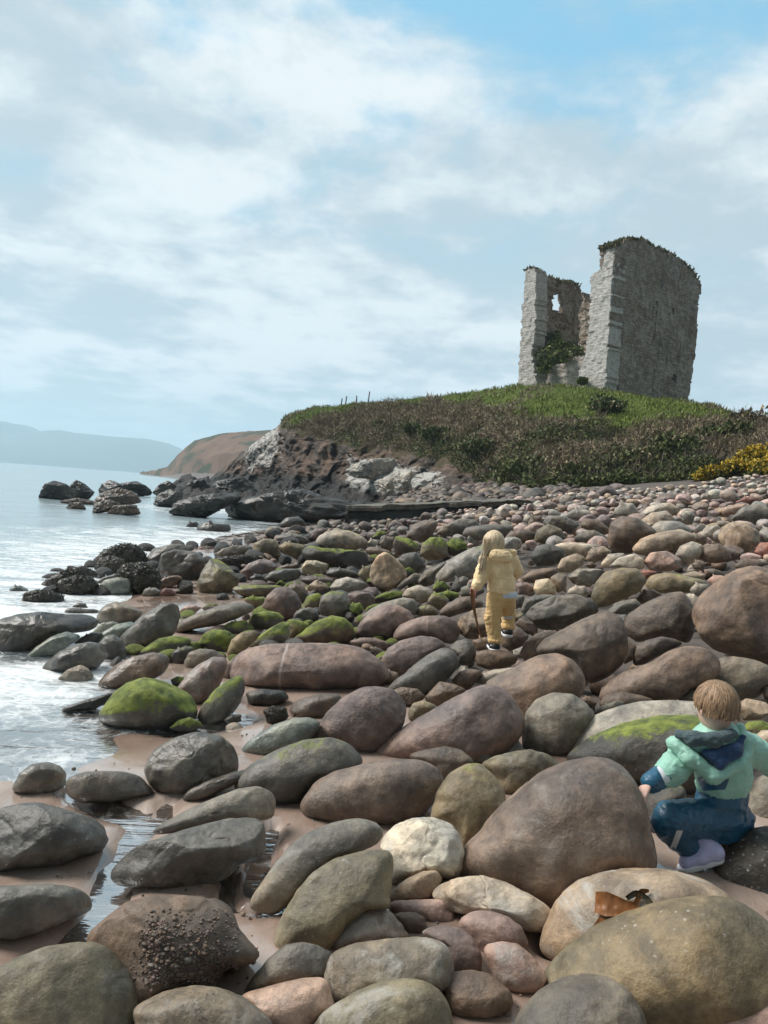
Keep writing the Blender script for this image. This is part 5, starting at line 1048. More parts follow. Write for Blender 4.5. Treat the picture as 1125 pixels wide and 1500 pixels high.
# ------------------------------------------------------------------ kelp on the mottled boulder, slipway wall
K = by_label('mottled with whitish crust')
kelp = bpy.data.objects.new('kelp', None); C.objects.link(kelp); kp, _n = ray_to(K, 912, 1335); kelp.location = kp
tag(kelp, 'amber brown kelp frond crumpled on the whitish mottled boulder', 'seaweed')
def ribbon_blade(name, pts, widths, lift, parent, mt, curl=0.0, thick=0.0015, seed=0):
    pts = np.array(pts, float); n = 40; tt = np.linspace(0, len(pts) - 1, n); c = np.stack([np.interp(tt, range(len(pts)), pts[:, j]) for j in range(3)], -1); wd = np.interp(tt, range(len(pts)), widths)
    k5 = np.ones(7) / 7
    for j in range(3): c[:, j] = np.convolve(np.pad(c[:, j], 3, 'edge'), k5, 'valid')
    T = np.gradient(c, axis=0); T /= np.linalg.norm(T, axis=1)[:, None] + 1e-9; S_ = np.cross(T, lift); S_ /= np.linalg.norm(S_, axis=1)[:, None] + 1e-9; Nn = np.cross(S_, T)
    m_ = 11; u = np.linspace(-1, 1, m_); V = c[:, None] + S_[:, None] * (u[None, :, None] * wd[:, None, None]) + Nn[:, None] * (curl * (u ** 2)[None, :, None] * wd[:, None, None])
    V = V + Nn[:, None] * (0.22 * wd[:, None] * fbm(V / max(widths) * 1.3 + seed, 3))[..., None]
    A_ = V.reshape(-1, 3); B_ = (V - Nn[:, None] * thick).reshape(-1, 3); F1 = grid_faces(n, m_); F2 = F1[:, ::-1] + len(A_)
    ob = obj(name, mesh(name, np.concatenate([A_, B_]) - np.array(parent.location), np.concatenate([F1, F2]), mt), parent); ob.matrix_parent_inverse = Matrix(); return ob
def onrock(px, py, up_=.02):
    h, nrm = ray_to(K, px, py)
    if h is None: h = P(px, py, K['d']); nrm = np.array([0, 0, 1.])
    return h + nrm * up_
ribbon_blade('blade', [onrock(868, 1362, .012), onrock(892, 1350, .018), onrock(915, 1337, .015), onrock(938, 1327, .008)], [.004, .030, .034, .008], -CF * .6 + np.array([0, 0, .6]), kelp, M_KELP, .18, seed=1)
ribbon_blade('blade', [onrock(876, 1324, .022), onrock(893, 1326, .03), onrock(915, 1328, .022), onrock(936, 1326, .008)], [.030, .036, .026, .006], -CF * .8 + np.array([0, 0, .4]), kelp, M_KELP, .2, seed=4)
ribbon_blade('stalk', [onrock(918, 1319, .012), onrock(932, 1311, .02), onrock(946, 1316, .012), onrock(955, 1326, .01), onrock(944, 1331, .01)], [.007, .010, .009, .008, .005], -CF, kelp, M_WEED, .5, .003, seed=7)
ribbon_blade('stalk', [onrock(930, 1328, .01), onrock(939, 1310, .02), onrock(951, 1307, .01)], [.007, .010, .004], -CF, kelp, M_KELP, .5, .003, seed=9)
# the old slipway wall at the back of the boulders
sl = bpy.data.objects.new('slipway_wall', None); C.objects.link(sl); a = P(512, 744, 24.6); b = P(770, 734, 24.8); sl.location = a
tag(sl, 'low dark stone slipway wall, stained black and green, under the cliff', 'wall')
ud = hdir(a, b); dp = np.cross([0, 0, 1.], ud); L = np.linalg.norm((b - a)[:2]); hz = np.linspace(0, 1, 90); zt = a[2] + (b[2] - a[2]) * hz
def slab(name, z0, z1, y0, y1, mt, seed):
    n = 110; prof = np.array([(y0, z0 - .0)] * 1 + [(y0, z0 + (z1 - z0) * f) for f in np.linspace(0, 1, 14)] + [(y0 + (y1 - y0) * f, z1) for f in np.linspace(.1, 1, 10)])
    us = np.linspace(-.02, 1.02, n); top = (b[2] - a[2]) * us
    V = us[:, None, None] * L * ud + prof[None, :, 0:1] * dp + np.array([0, 0, 1.]) * (prof[None, :, 1:2] + top[:, None, None])
    st_ = fbm(np.stack([np.floor(us * L / 1.1)[:, None] + 0 * prof[None, :, 1], np.floor(prof[None, :, 1] / .22) + 0 * us[:, None], 0 * us[:, None] + 0 * prof[None, :, 1] + seed], -1) * 1.37, 1)
    V = V - dp * (0.10 * st_)[..., None] + 0.06 * np.stack([fbm(V * 2.2 + seed + i, 4) for i in (0, 9, 19)], -1)
    ob = obj(name, mesh(name, V.reshape(-1, 3), grid_faces(n, len(prof)), mt), sl); ob.matrix_parent_inverse = Matrix(); return ob
M_SLIP = rock_material('slipway stone')
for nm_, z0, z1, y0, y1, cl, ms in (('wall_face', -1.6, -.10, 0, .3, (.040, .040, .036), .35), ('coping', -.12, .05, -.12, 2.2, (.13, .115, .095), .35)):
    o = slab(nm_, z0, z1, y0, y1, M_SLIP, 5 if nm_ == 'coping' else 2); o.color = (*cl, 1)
    for k_ in ('wet', 'speck', 'white', 'vein', 'vein_at'): o[k_] = 0.0
    o['moss'] = ms; o['rough'] = .8; o['wet'] = .2
# pale limewashed rock along the cliff foot
for i, (pl, lab) in enumerate([([(505, 690), (520, 679), (548, 672), (577, 671), (581, 688), (570, 700), (545, 702), (520, 700)], 'upper whitened rock band on the cliff above the black ledge'), ([(548, 706), (575, 694), (606, 688), (613, 705), (610, 727), (580, 731), (555, 727)], 'blocky white rock face at the cliff foot above the slipway'), ([(622, 715), (632, 706), (645, 712), (650, 728), (625, 732)], 'small white boulder at the cliff foot beside the blocky white face'), ([(700, 724), (715, 715), (730, 712), (745, 720), (735, 728)], 'pale rubble heap under the shrubs above the slipway end')]):
    poly = np.array(pl, float); R_ = dict(col=(.30, .29, .275) if i < 3 else (.3, .28, .25), o=dict(m=.1, w=0, s=0, k=2.4, n=.8, c=.5, d=1, p=.8, v=0, q=0, r=1.2, e=0, z=1), label=lab, poly=poly)
    R_['c'] = poly.mean(0); R_['r'] = polar_radius(poly, R_['c']); R_['size'] = R_['r'].mean(); R_['minor'] = R_['size'] * .7
    R_['d'] = float(np.interp(R_['c'][0], [520, 580, 640, 720], [61.5, 54.5, 49., 42])) ; R_['cd'] = R_['size'] * R_['d'] / FPX * 1.0
    ob = build_rock(R_, 400 + i); ob.name = 'white_rock'; ob['category'] = 'rock'
# ------------------------------------------------------------------ vegetation of the headland
rng = np.random.default_rng(5)
def scat(n, x0, x1, s0, s1, keep=None):
    a = rng.uniform(x0, x1, n); s = rng.uniform(s0, s1, n); p = hill_point(a, s)
    k = np.ones(n, bool) if keep is None else keep(a, s, p)
    return a[k], s[k], p[k]
def gmask(a, s):
    gs = -.03 + np.interp(a, [430, 470, 560, 640, 700, 780, 850, 960, 1075], [.45, .66, .76, .74, .67, .58, .54, .55, .62]); return sst(-.05, .05, s - gs)
# grass
a, s, p = scat(52000, 412, 1120, 0.40, 0.86, lambda a, s, p: gmask(a, s) + .35 * fbm(p * .6, 3) > .40)
v, f = cards(p, 0.17 + 0.14 * sst(.2, -.2, fbm(p * .9 + 5, 2)), 1, 1.4, 3, 5.0, 0.02)
mi = np.where(fbm(p * .35 + 3, 3) + rng.normal(0, .18, len(p)) > .30, 1, 0)
tag(obj('grass', mesh('grass', v, f, [M_GRASS, M_STRAW], False, mi)), 'short green grass covering the crown of the castle hill', 'grass', None, 'stuff')
# bramble and heath scrub below the grass
def kscrub(a, s, p):
    lowlim = np.interp(a, [640, 700, 745, 780], [.37, .31, .15, .05])
    return (s > lowlim + .05 * fbm(p * .5, 3)) & (gmask(a, s) + .35 * fbm(p * .6, 3) < .45)
a, s, p = scat(62000, 420, 1135, 0.04, 0.75, kscrub)
hum = fbm(p * .55 + 31, 3); p2 = p + np.array([0, -.35, .55]) * np.maximum(0, hum + .12)[:, None] * 1.6
lf = fbm(p * .22 + 40, 4) + 0.75 * sst(.5, .25, s) * sst(560, 640, a) - .10 - .35 * sst(.52, .66, s)
mi = np.where(lf + rng.normal(0, .14, len(p)) > .12, np.where(rng.random(len(p)) < .7, 1, 2), np.where(rng.random(len(p)) < .80, 0, 2))
k0 = mi == 0
va, fa = cards(p2[k0], .42, 3, 0.1, 4, 9.0, 0.14); vb, fb = cards(p2[~k0], .16, 3, 0.1, 14, 1.9, 0.15)
tag(obj('scrub', mesh('scrub', np.concatenate([va, vb]), np.concatenate([fa, fb + len(va)]), [M_STRAW, M_LEAF, M_LEAF2], False, np.concatenate([np.zeros(len(fa), int), np.repeat(mi[~k0], 3)]))), 'brown bramble and dark ivy scrub matted over the hillside', 'scrub', None, 'stuff')
# long dead bramble stems
q = p2[rng.integers(0, len(p2), 2600)]; q = q[q[:, 0] < 30]
v, f = cards(q, 1.0, 1, 0.15, 9, 26, 0.1)
tag(obj('bramble_stems', mesh('bramble_stems', v, f, [M_TWIG], False)), 'tangle of bare grey brown bramble stems', 'brambles', None, 'stuff')
def bush(name, label, cat, ctr, rad, n, mats, probs, leaf, seed, group=None, twigs=True, blossom=0.0, flat=.8):
    r_ = np.random.default_rng(seed); root = bpy.data.objects.new(name, None); C.objects.link(root); root.location = ctr; tag(root, label, cat, group)
    cl = r_.normal(0, 1, (9, 3)); cl /= np.linalg.norm(cl, axis=1)[:, None]; cl[:, 2] = np.abs(cl[:, 2]) * .8
    cl = cl * np.array(rad) * .55; cr_ = r_.uniform(.35, .6, 9)
    k = r_.integers(0, 9, n); g = r_.normal(0, 1, (n, 3)); g /= np.linalg.norm(g, axis=1)[:, None]
    p = cl[k] + g * (cr_[k] * r_.uniform(.55, 1.0, n))[:, None] * np.array(rad)
    p[:, 2] = np.maximum(p[:, 2], -rad[2] * .1)
    v, f = cards(p, leaf, 2, .3, seed, 1.9, leaf * .3)
    def part(nm, me):
        o = obj(nm, me, root); o.matrix_parent_inverse = Matrix(); return o
    part('foliage', mesh('foliage', v, f, mats, False, np.repeat(r_.choice(len(mats), n, p=probs), 2)))
    if blossom:
        m_ = int(n * blossom); b_ = p[r_.integers(0, n, m_)] * 1.06 + [0, -.05, .06]; v, f = cards(b_, leaf * .75, 3, .2, seed + 1, 1.3, leaf * .35)
        part('blossom', mesh('blossom', v, f, [M_GOLD], False))
    if twigs:
        vs, fs = [], []
        for j in range(16):
            e = cl[r_.integers(9)] * 1.3 + r_.normal(0, .1, 3) * rad; s0 = r_.normal(0, .08, 3) * rad * [1, 1, 0]; s0[2] = -rad[2] * .3
            w0 = .02 * max(rad); side = np.array([1, 0, 0]) if j % 2 else np.array([0, 1, 0]); b0 = len(vs)
            mid = (s0 + e) / 2 + r_.normal(0, .06, 3) * rad
            for pt, ww in ((s0, w0 * 1.4), (mid, w0), (e, w0 * .3)):
                for an in (0, 2.1, 4.2): vs.append(pt + ww * np.array([math.cos(an), math.sin(an), 0]))
            for l in (0, 3):
                for i_ in range(3): fs.append((b0 + l + i_, b0 + l + (i_ + 1) % 3, b0 + l + 3 + (i_ + 1) % 3, b0 + l + 3 + i_))
        part('stem', mesh('stem', vs, np.array(fs), [M_TWIG]))
    return root
D_ = [M_LEAF, M_LEAF2, M_STRAW]
for i, (px, sq, r0, lab) in enumerate([(640, .44, 1.5, 'dark green shrub at the cliff edge above the small white boulder'), (700, .42, 1.6, 'dark shrub overhanging the rubble above the slipway end'), (770, .36, 1.7, 'dark ivy covered shrub on the slope straight below the castle breach'), (880, .60, 1.2, 'round dark green shrub touching the grass below the castle doorway hole'), (840, .24, 1.2, 'low olive shrub at the top of the shingle below the castle'), (930, .33, 1.5, 'spreading grey green shrub above the shingle'), (985, .40, 1.4, 'dense dark shrub between the grey green shrub and the gorse'), (1060, .47, 1.5, 'dark olive shrub standing just above the gorse bushes'), (600, .46, 1.2, 'ivy clump on the brow of the red brown cliff'), (560, .50, .9, 'small dark heath clump near the cliff brow')]):
    c0 = hill_point(np.array([px]), np.array([sq]))[0]
    bush('shrub', lab, 'shrub', c0 + [0, -.2, .1], np.array([r0 * 1.25, r0 * .8, r0 * .72]), 900, D_, [.62, .28, .10] if i not in (4, 5) else [.25, .5, .25], .26, 60 + i)
for i, (px, py, d, r0, lab) in enumerate([(1108, 672, 32, .85, 'gorse bush with the thickest yellow bloom, at the picture edge'), (1080, 688, 31.5, .65, 'middle gorse bush with yellow bloom along the top of the shingle'), (1048, 694, 32, .5, 'sparsely flowering gorse bush next to the shingle crest'), (1028, 699, 32, .35, 'lowest little gorse bush, few yellow flowers'), (1135, 690, 30.5, .8, 'gorse bush half outside the frame with yellow flowers near the stones')]):
    bush('gorse_bush', lab, 'gorse', P(px, py, d) + [0, 0, -.1], np.array([r0 * 1.4, r0, r0 * .8]), 1000, [M_LEAF2, M_LEAF, M_GRASS], [.6, .3, .1], .13, 90 + i, None, True, [.95, .6, .3, .25, .7][i])
for i, (px, py, d, r0, lab) in enumerate([(1118, 640, 44, 1.9, 'brown leafless thicket behind the gorse at the picture edge'), (1088, 628, 46, 1.2, 'brown thicket at the end of the green hill crest')]):
    bush('thicket', lab, 'thicket', P(px, py, d), np.array([r0 * 1.2, r0, r0 * .9]), 1500, [M_STRAW, M_TWIG, M_LEAF2], [.45, .40, .15], .30, 120 + i)
# the bare shrub on the skyline
bs = bpy.data.objects.new('bare_shrub', None); C.objects.link(bs); b0 = P(1088, 612, 48.); bs.location = b0; tag(bs, 'bare branched shrub standing against the sky at the end of the hill', 'shrub')
vs, fs = [], []
def twig(p, dr, ln, w, lv):
    e = p + dr * ln; k = len(vs)
    for pt, ww in ((p, w), (e, w * .65)):
        for an in (0, 2.1, 4.2): vs.append(pt + ww * np.array([math.cos(an), math.sin(an), 0]))
    for i_ in range(3): fs.append((k + i_, k + (i_ + 1) % 3, k + 3 + (i_ + 1) % 3, k + 3 + i_))
    if lv:
        for _ in range(3 if lv > 1 else 4):
            d2 = dr + rng.normal(0, .5, 3); d2[2] = abs(d2[2]) * .8; d2 /= np.linalg.norm(d2); twig(p + dr * ln * rng.uniform(.4, 1), d2, ln * rng.uniform(.6, .85), w * .6, lv - 1)
for i in range(8):
    d0 = rng.normal(0, .55, 3); d0[2] = 1; d0 /= np.linalg.norm(d0); twig(np.array([rng.uniform(-.5, .5), 0, -.3]), d0, rng.uniform(.45, .7), .028, 3)
o = obj('branches', mesh('branches', vs, np.array(fs), [M_TWIG]), bs); o.matrix_parent_inverse = Matrix()
# fence posts on the skyline
for i, (px, h, lab) in enumerate([(500, .55, 'shortest fence post on the skyline above the cliff'), (506, .75, 'fence post closely paired with the shortest post on the skyline'), (522, .6, 'lone middle fence post on the skyline above the cliff'), (539, .95, 'tallest fence post on the skyline, nearest to the castle')]):
    c0 = hill_point(np.array([px]), np.array([.80]))[0]; bm = bmesh.new(); bmesh.ops.create_cone(bm, segments=8, radius1=.07, radius2=.06, depth=h + .5, cap_ends=True)
    bmesh.ops.translate(bm, vec=(0, 0, h / 2), verts=bm.verts)
    for v_ in bm.verts: v_.co += Vector((.02 * math.sin(v_.co.z * 5 + i), .02 * math.cos(v_.co.z * 4), 0))
    me = bpy.data.meshes.new('fence_post'); bm.to_mesh(me); bm.free(); me.materials.append(M_WOOD); o = obj('fence_post', me, None, c0); o.rotation_euler = (0, rng.uniform(-.08, .08), 0); tag(o, lab, 'fence post')
# ------------------------------------------------------------------ people: smooth bodies grown from joints
def surface_nets(s, o, vox):
    nx, ny, nz = s.shape; neg = s < 0
    c8 = [neg[i:nx - 1 + i, j:ny - 1 + j, k:nz - 1 + k] for i in (0, 1) for j in (0, 1) for k in (0, 1)]
    cnt = sum(c.astype(np.int8) for c in c8); act = (cnt > 0) & (cnt < 8)
    ids = -np.ones(act.shape, np.int64); I = np.argwhere(act); ids[act] = np.arange(len(I))
    acc = np.zeros((len(I), 3)); num = np.zeros(len(I))
    g = lambda off: s[I[:, 0] + off[0], I[:, 1] + off[1], I[:, 2] + off[2]]
    for ax in range(3):
        o1, o2 = [a for a in range(3) if a != ax]
        for u in (0, 1):
            for v_ in (0, 1):
                a = [0, 0, 0]; a[o1] = u; a[o2] = v_; b = list(a); b[ax] = 1
                sa, sb = g(a), g(b); m_ = (sa < 0) != (sb < 0); t_ = np.where(m_, sa / np.where(m_, sa - sb, 1), 0)
                pt = np.zeros((len(I), 3)); pt[:, o1] = u; pt[:, o2] = v_; pt[:, ax] = t_
                acc += pt * m_[:, None]; num += m_
    V = o + (I + acc / num[:, None]) * vox
    F = []
    for ax in range(3):
        o1, o2 = (ax + 1) % 3, (ax + 2) % 3
        sl0 = [slice(None)] * 3; sl1 = [slice(None)] * 3; sl0[ax] = slice(0, -1); sl1[ax] = slice(1, None)
        ch = neg[tuple(sl0)] != neg[tuple(sl1)]; E = np.argwhere(ch)
        E = E[(E[:, o1] > 0) & (E[:, o2] > 0) & (E[:, o1] < s.shape[o1] - 1) & (E[:, o2] < s.shape[o2] - 1)]
        inn = neg[E[:, 0], E[:, 1], E[:, 2]]
        q = []
        for d1, d2 in ((-1, -1), (0, -1), (0, 0), (-1, 0)):
            e = E.copy(); e[:, o1] += d1; e[:, o2] += d2; q.append(ids[e[:, 0], e[:, 1], e[:, 2]])
        q = np.stack(q, 1); q[~inn] = q[~inn][:, ::-1]; F.append(q)
    return V, np.concatenate(F)
def grow(name, prims, vox, k, mt, parent, fold=None, cut=None):
    bb = []
    for pr in prims:
        if pr[0] == 'c': bb.append((np.minimum(np.asarray(pr[1]) - pr[2], np.asarray(pr[3]) - pr[4]), np.maximum(np.asarray(pr[1]) + pr[2], np.asarray(pr[3]) + pr[4])))
        else: bb.append((np.asarray(pr[1]) - max(pr[2]), np.asarray(pr[1]) + max(pr[2])))
    lo = np.min([b[0] for b in bb], 0) - .03; hi = np.max([b[1] for b in bb], 0) + .03; n = np.ceil((hi - lo) / vox).astype(int) + 1
    gx = [lo[i] + np.arange(n[i]) * vox for i in range(3)]; d = np.full(tuple(n), 0.5)
    for pr, (a_, b_) in zip(prims, bb):
        m_ = max(k, .03) + 2 * vox; sl = tuple(slice(max(0, int((a_[i] - m_ - lo[i]) / vox)), min(n[i], int((b_[i] + m_ - lo[i]) / vox) + 2)) for i in range(3))
        p = np.stack(np.meshgrid(*[gx[i][sl[i]] for i in range(3)], indexing='ij'), -1)
        if pr[0] == 'c':
            a, ra, b, rb = pr[1:5]; a = np.asarray(a); b = np.asarray(b); ab = b - a; t_ = np.clip(((p - a) @ ab) / (ab @ ab + 1e-12), 0, 1)
            e = np.linalg.norm(p - a - t_[..., None] * ab, axis=-1) - (ra + (rb - ra) * t_); kk = pr[5] if len(pr) > 5 else k
        else:
            _, c, r_, Mx = pr[:4]; q = (p - np.asarray(c)) @ np.asarray(Mx).T; r_ = np.asarray(r_)
            k0 = np.linalg.norm(q / r_, axis=-1); k1 = np.linalg.norm(q / r_ ** 2, axis=-1) + 1e-9; e = k0 * (k0 - 1) / k1; kk = pr[4] if len(pr) > 4 else k
        ds = d[sl]; h = np.clip(0.5 + 0.5 * (ds - e) / kk, 0, 1); d[sl] = ds * (1 - h) + e * h - kk * h * (1 - h)
    near = np.nonzero(np.abs(d) < .05); pn = np.stack([gx[i][near[i]] for i in range(3)], -1)
    if fold is not None: d[near] += fold(pn)
    if cut is not None:
        p = np.stack(np.meshgrid(*gx, indexing='ij'), -1); d = np.maximum(d, cut(p))
    V, F = surface_nets(d, lo, vox)
    o = obj(name, mesh(name, V - np.array(parent.location), F, mt), parent); o.matrix_parent_inverse = Matrix()
    KV[name + parent.name] = (V, F); return o
KV = {}
def cloth_mat(name, col, rough, var=.18, weave=True, coat=0.0):
    m, t = new_mat(name); v = t.n('ShaderNodeTexCoord').outputs['Object']; n = t.noise(v, 9, 5, .6)
    c = t.mix(n, [x * (1 - var) for x in col], [min(1, x * (1 + var)) for x in col])
    bb = t.bump(t.noise(t.mapping(v, (1, 1, 2.0)), 16, 6, .6, 1.0), .45, .02); bb = t.bump(t.noise(v, 420, 2), .12, .002, bb)
    t.out(t.n('ShaderNodeBsdfPrincipled', {'Base Color': c, 'Roughness': rough, 'Normal': bb, 'Sheen Weight': 0.0 if coat else .15, 'Coat Weight': coat, 'Coat Roughness': .3}).outputs[0]); return m
M_SKIN = simple_mat('skin', (.62, .39, .31), .5, .10, 12)
M_SKINR = simple_mat('cold reddened skin', (.66, .30, .25), .5, .10, 12)
M_MINT = cloth_mat('mint rainwear', (.29, .53, .42), .5, .12, coat=.1)
M_NAVY = cloth_mat('navy rainwear', (.010, .085, .155), .38, .25, coat=.3)
M_NAVY2 = cloth_mat('navy lining', (.012, .045, .115), .8)
M_LINING = cloth_mat('dark teal lining', (.055, .085, .092), .9)
M_YEL = cloth_mat('yellow rainwear', (.86, .63, .35), .65, .10)
M_YEL2 = cloth_mat('ochre yellow rain trousers', (.72, .47, .20), .65, .14)
M_BOOT = cloth_mat('lilac boot', (.62, .60, .86), .5, .1)
M_WHITE = simple_mat('white rubber', (.86, .86, .86), .5, .12, 30)
M_REFL = simple_mat('silver reflective tape', (.66, .68, .70), .35, .08, 60)
M_SHIRT = simple_mat('pale shirt', (.60, .66, .74), .8, .1, 10)
M_SHOE = simple_mat('black shoe', (.014, .014, .016), .5, .3, 20)
M_EYE = simple_mat('eye', (.05, .04, .035), .2)
def hair_mat(name, c1, c2, ax):
    m, t = new_mat(name); v = t.n('ShaderNodeTexCoord').outputs['UV']; n = t.noise(t.mapping(v, (46, 1.2, 1)), 1.0, 6, .7, .15); n2 = t.noise(t.mapping(v, (9, 1, 1)), 1.0, 3)
    c = t.mix(t.ramp(t.math('ADD', t.math('MULTIPLY', n, .6), t.math('MULTIPLY', n2, .4)), .42, .58), c1, c2)
    t.out(t.n('ShaderNodeBsdfPrincipled', {'Base Color': c, 'Roughness': .5, 'Normal': t.bump(n, .4, .006)}).outputs[0]); return m
M_HAIRB = hair_mat('light brown hair', (.085, .042, .022), (.46, .29, .16), 0)
M_HAIRY = hair_mat('blonde hair', (.30, .18, .085), (.92, .76, .52), 0)
def J(px, py, d): return P(px, py, d)
def ortho(fwd, up=(0, 0, 1)):
    f = np.asarray(fwd, float); f /= np.linalg.norm(f); r_ = np.cross(f, up); r_ /= np.linalg.norm(r_); return np.array([r_, f, np.cross(r_, f)])
def foldf(scale, amp, seed, st=(1, 1, 2.2)):
    return lambda p: amp * (fbm(p * np.array(st) * scale + seed, 3) + 1.1 * (np.abs(fbm(p * np.array(st)[::-1] * scale * 1.1 + seed * 2, 2)) - .2) - .55 * np.exp(-(fbm(p * np.array([1, 1, 2.6]) * scale * .9 + 4 * fbm(p * 6 + seed, 2)[..., None] * .15 + seed * 3, 2) / .07) ** 2) + .12)
def fingers(wr, hand_dir, palm_n, L, curl, r0):
    """palm and five bent fingers of a small hand; returns prims"""
    h = hand_dir / np.linalg.norm(hand_dir); nrm = palm_n - (palm_n @ h) * h; nrm /= np.linalg.norm(nrm); s_ = np.cross(h, nrm)
    pl = L * .5; out = [('e', wr + h * pl * .55, (pl * .42, pl * .62, pl * .24), np.array([s_, h, nrm]), .008)]
    for i, (o_, ln) in enumerate(((-.33, .82), (-.11, .97), (.11, .92), (.31, .72))):
        a = wr + h * pl * .95 + s_ * o_ * pl; d1 = h * math.cos(curl * .5) + nrm * math.sin(curl * .5) + s_ * o_ * .35; b = a + d1 * L * .26 * ln; d2 = h * math.cos(curl * 1.3) + nrm * math.sin(curl * 1.3) + s_ * o_ * .2; c = b + d2 * L * .20 * ln; d3 = h * math.cos(curl * 2) + nrm * math.sin(curl * 2); e = c + d3 * L * .12 * ln
        out += [('c', a - h * pl * .3, r0, b, r0, .003), ('c', b, r0, c, r0 * .9, .003), ('c', c, r0 * .9, e, r0 * .75, .003)]
    a = wr + h * pl * .25 - s_ * pl * .35; d1 = h * .7 - s_ * .75 + nrm * .3; b = a + d1 * L * .2; c = b + (h * .9 - s_ * .15 + nrm * .5) * L * .16
    return out + [('c', a, r0 * 1.2, b, r0 * 1.05, .004), ('c', b, r0 * 1.05, c, r0 * .85, .003)]
def head_prims(c, A, s):
    """A rows: right, forward (face), up"""
    r_, f, u = A; M3 = A
    return [('e', c + u * .012 * s, (.074 * s, .086 * s, .086 * s), M3), ('e', c + f * .022 * s - u * .045 * s, (.056 * s, .06 * s, .055 * s), M3, .03),
            ('c', c + f * .078 * s - u * .018 * s, .010 * s, c + f * .092 * s - u * .030 * s, .011 * s, .012),
            ('c', c + f * .078 * s - u * .062 * s - r_ * .014 * s, .007 * s, c + f * .078 * s - u * .062 * s + r_ * .014 * s, .007 * s, .006),
            ('e', c + r_ * .074 * s - u * .012 * s, (.010 * s, .018 * s, .026 * s), M3, .006), ('e', c - r_ * .074 * s - u * .012 * s, (.010 * s, .018 * s, .026 * s), M3, .006)]
def eyes(c, A, s, root):
    r_, f, u = A
    for sg in (-1, 1):
        dirs, F = ico(3); cc = c + f * .076 * s + r_ * sg * .028 * s - u * .002 * s
        o = obj('eye', mesh('eye', dirs * .0095 * s + cc - np.array(root.location), F, M_EYE), root); o.matrix_parent_inverse = Matrix()
def hair_shell(name, root, c, A, s, mt, rows, seed=0, strands=0, tail=None):
    """rows: hair length by angle round the head (0 = face, 180 = back); a thick lobed cap plus many strand ribbons"""
    r_, f, u = A; rg = np.random.default_rng(seed); vs, fs, uv = [], [], []
    def ribbon(az, w0, ln, lift, off):
        n = 11; pts = []; sw = rg.normal(0, .28); az0 = az
        for i in range(n):
            t_ = i / (n - 1); ph = math.radians(-6) + t_ * ln; az = az0 + sw * (1 - t_) + .35 * math.sin(2.2 * t_ + az0)
            el = math.pi / 2 - ph
            rad = np.array([.083, .096, .096]) * s * (1 + lift)
            if ph <= math.radians(112):
                q = np.array([math.cos(el) * math.sin(az) * rad[0], math.cos(el) * math.cos(az) * rad[1], math.sin(el) * rad[2] + .012 * s])
            else:
                e0 = math.pi / 2 - math.radians(112); q0 = np.array([math.cos(e0) * math.sin(az) * rad[0], math.cos(e0) * math.cos(az) * rad[1], math.sin(e0) * rad[2] + .012 * s])
                q = q0 + np.array([math.sin(az) * .012, math.cos(az) * .02, -1.0]) * (ph - math.radians(112)) * .09 * s
            pts.append(c + q @ A + rg.normal(0, .0010 * s, 3) + 0)
        pts = np.array(pts); tg = np.gradient(pts, axis=0); out = pts - c; sd_ = np.cross(tg, out); sd_ /= np.linalg.norm(sd_, axis=1)[:, None] + 1e-9
        wd = w0 * s * np.sin(np.linspace(.35, 2.9, n)) ** .6; b0 = len(vs); nn = out / np.linalg.norm(out, axis=1)[:, None]; uo = rg.random()
        for i in range(n):
            for j, ww in enumerate((-1, 0, 1)):
                vs.append(pts[i] + sd_[i] * wd[i] * ww + nn[i] * (.0022 * s if ww == 0 else 0)); uv.append((uo + ww * .12, i / n + off))
        for i in range(n - 1):
            for j in (0, 1): fs.append((b0 + i * 3 + j, b0 + i * 3 + j + 1, b0 + i * 3 + j + 4, b0 + i * 3 + j + 3))
    az_k, ln_k = np.array(rows).T
    for _ in range(strands):
        az = rg.uniform(-math.pi, math.pi); L = np.interp(abs(math.degrees(az)), az_k, ln_k) * rg.uniform(.82, 1.05)
        ribbon(az + rg.normal(0, .05), rg.uniform(.003, .008), math.radians(L), rg.uniform(-.04, .05), rg.random())
    me = mesh(name, np.array(vs) - np.array(root.location), np.array(fs), mt); ul = me.uv_layers.new(name='UVMap'); li = np.zeros(len(me.loops), np.int32); me.loops.foreach_get('vertex_index', li)
    ul.data.foreach_set('uv', np.array(uv)[li].astype(np.float32).ravel()); o = obj(name, me, root); o.matrix_parent_inverse = Matrix(); return o
def tape(name, parent, key, poly, mt, off=.003, n=12, m_=6):
    """a strip of reflective tape lying on a garment: quad given by its four corners in the photo"""
    V, F = KV[key]; bv = bvh(V, F); q = np.array(poly, float); vs = []
    for i in range(n):
        for j in range(m_):
            a, b = i / (n - 1), j / (m_ - 1); pt = (q[0] * (1 - a) + q[1] * a) * (1 - b) + (q[3] * (1 - a) + q[2] * a) * b
            r_ = rayF(pt[0], pt[1]); h = bv.ray_cast(Vector(EYE), Vector(r_ / np.linalg.norm(r_)))
            if h[0] is None: vs.append(vs[-1] if vs else EYE + r_ * 3.2); continue
            nn = np.array(h[1]); nn = nn if nn @ r_ < 0 else -nn; vs.append(np.array(h[0]) + nn * off)
    vs = np.array(vs); F1 = grid_faces(n, m_); back = vs + rayF(*q.mean(0)) / 3 * .004
    o = obj(name, mesh(name, np.concatenate([vs, back]) - np.array(parent.location), np.concatenate([F1, F1[:, ::-1] + len(vs)]), mt), parent); o.matrix_parent_inverse = Matrix(); return o

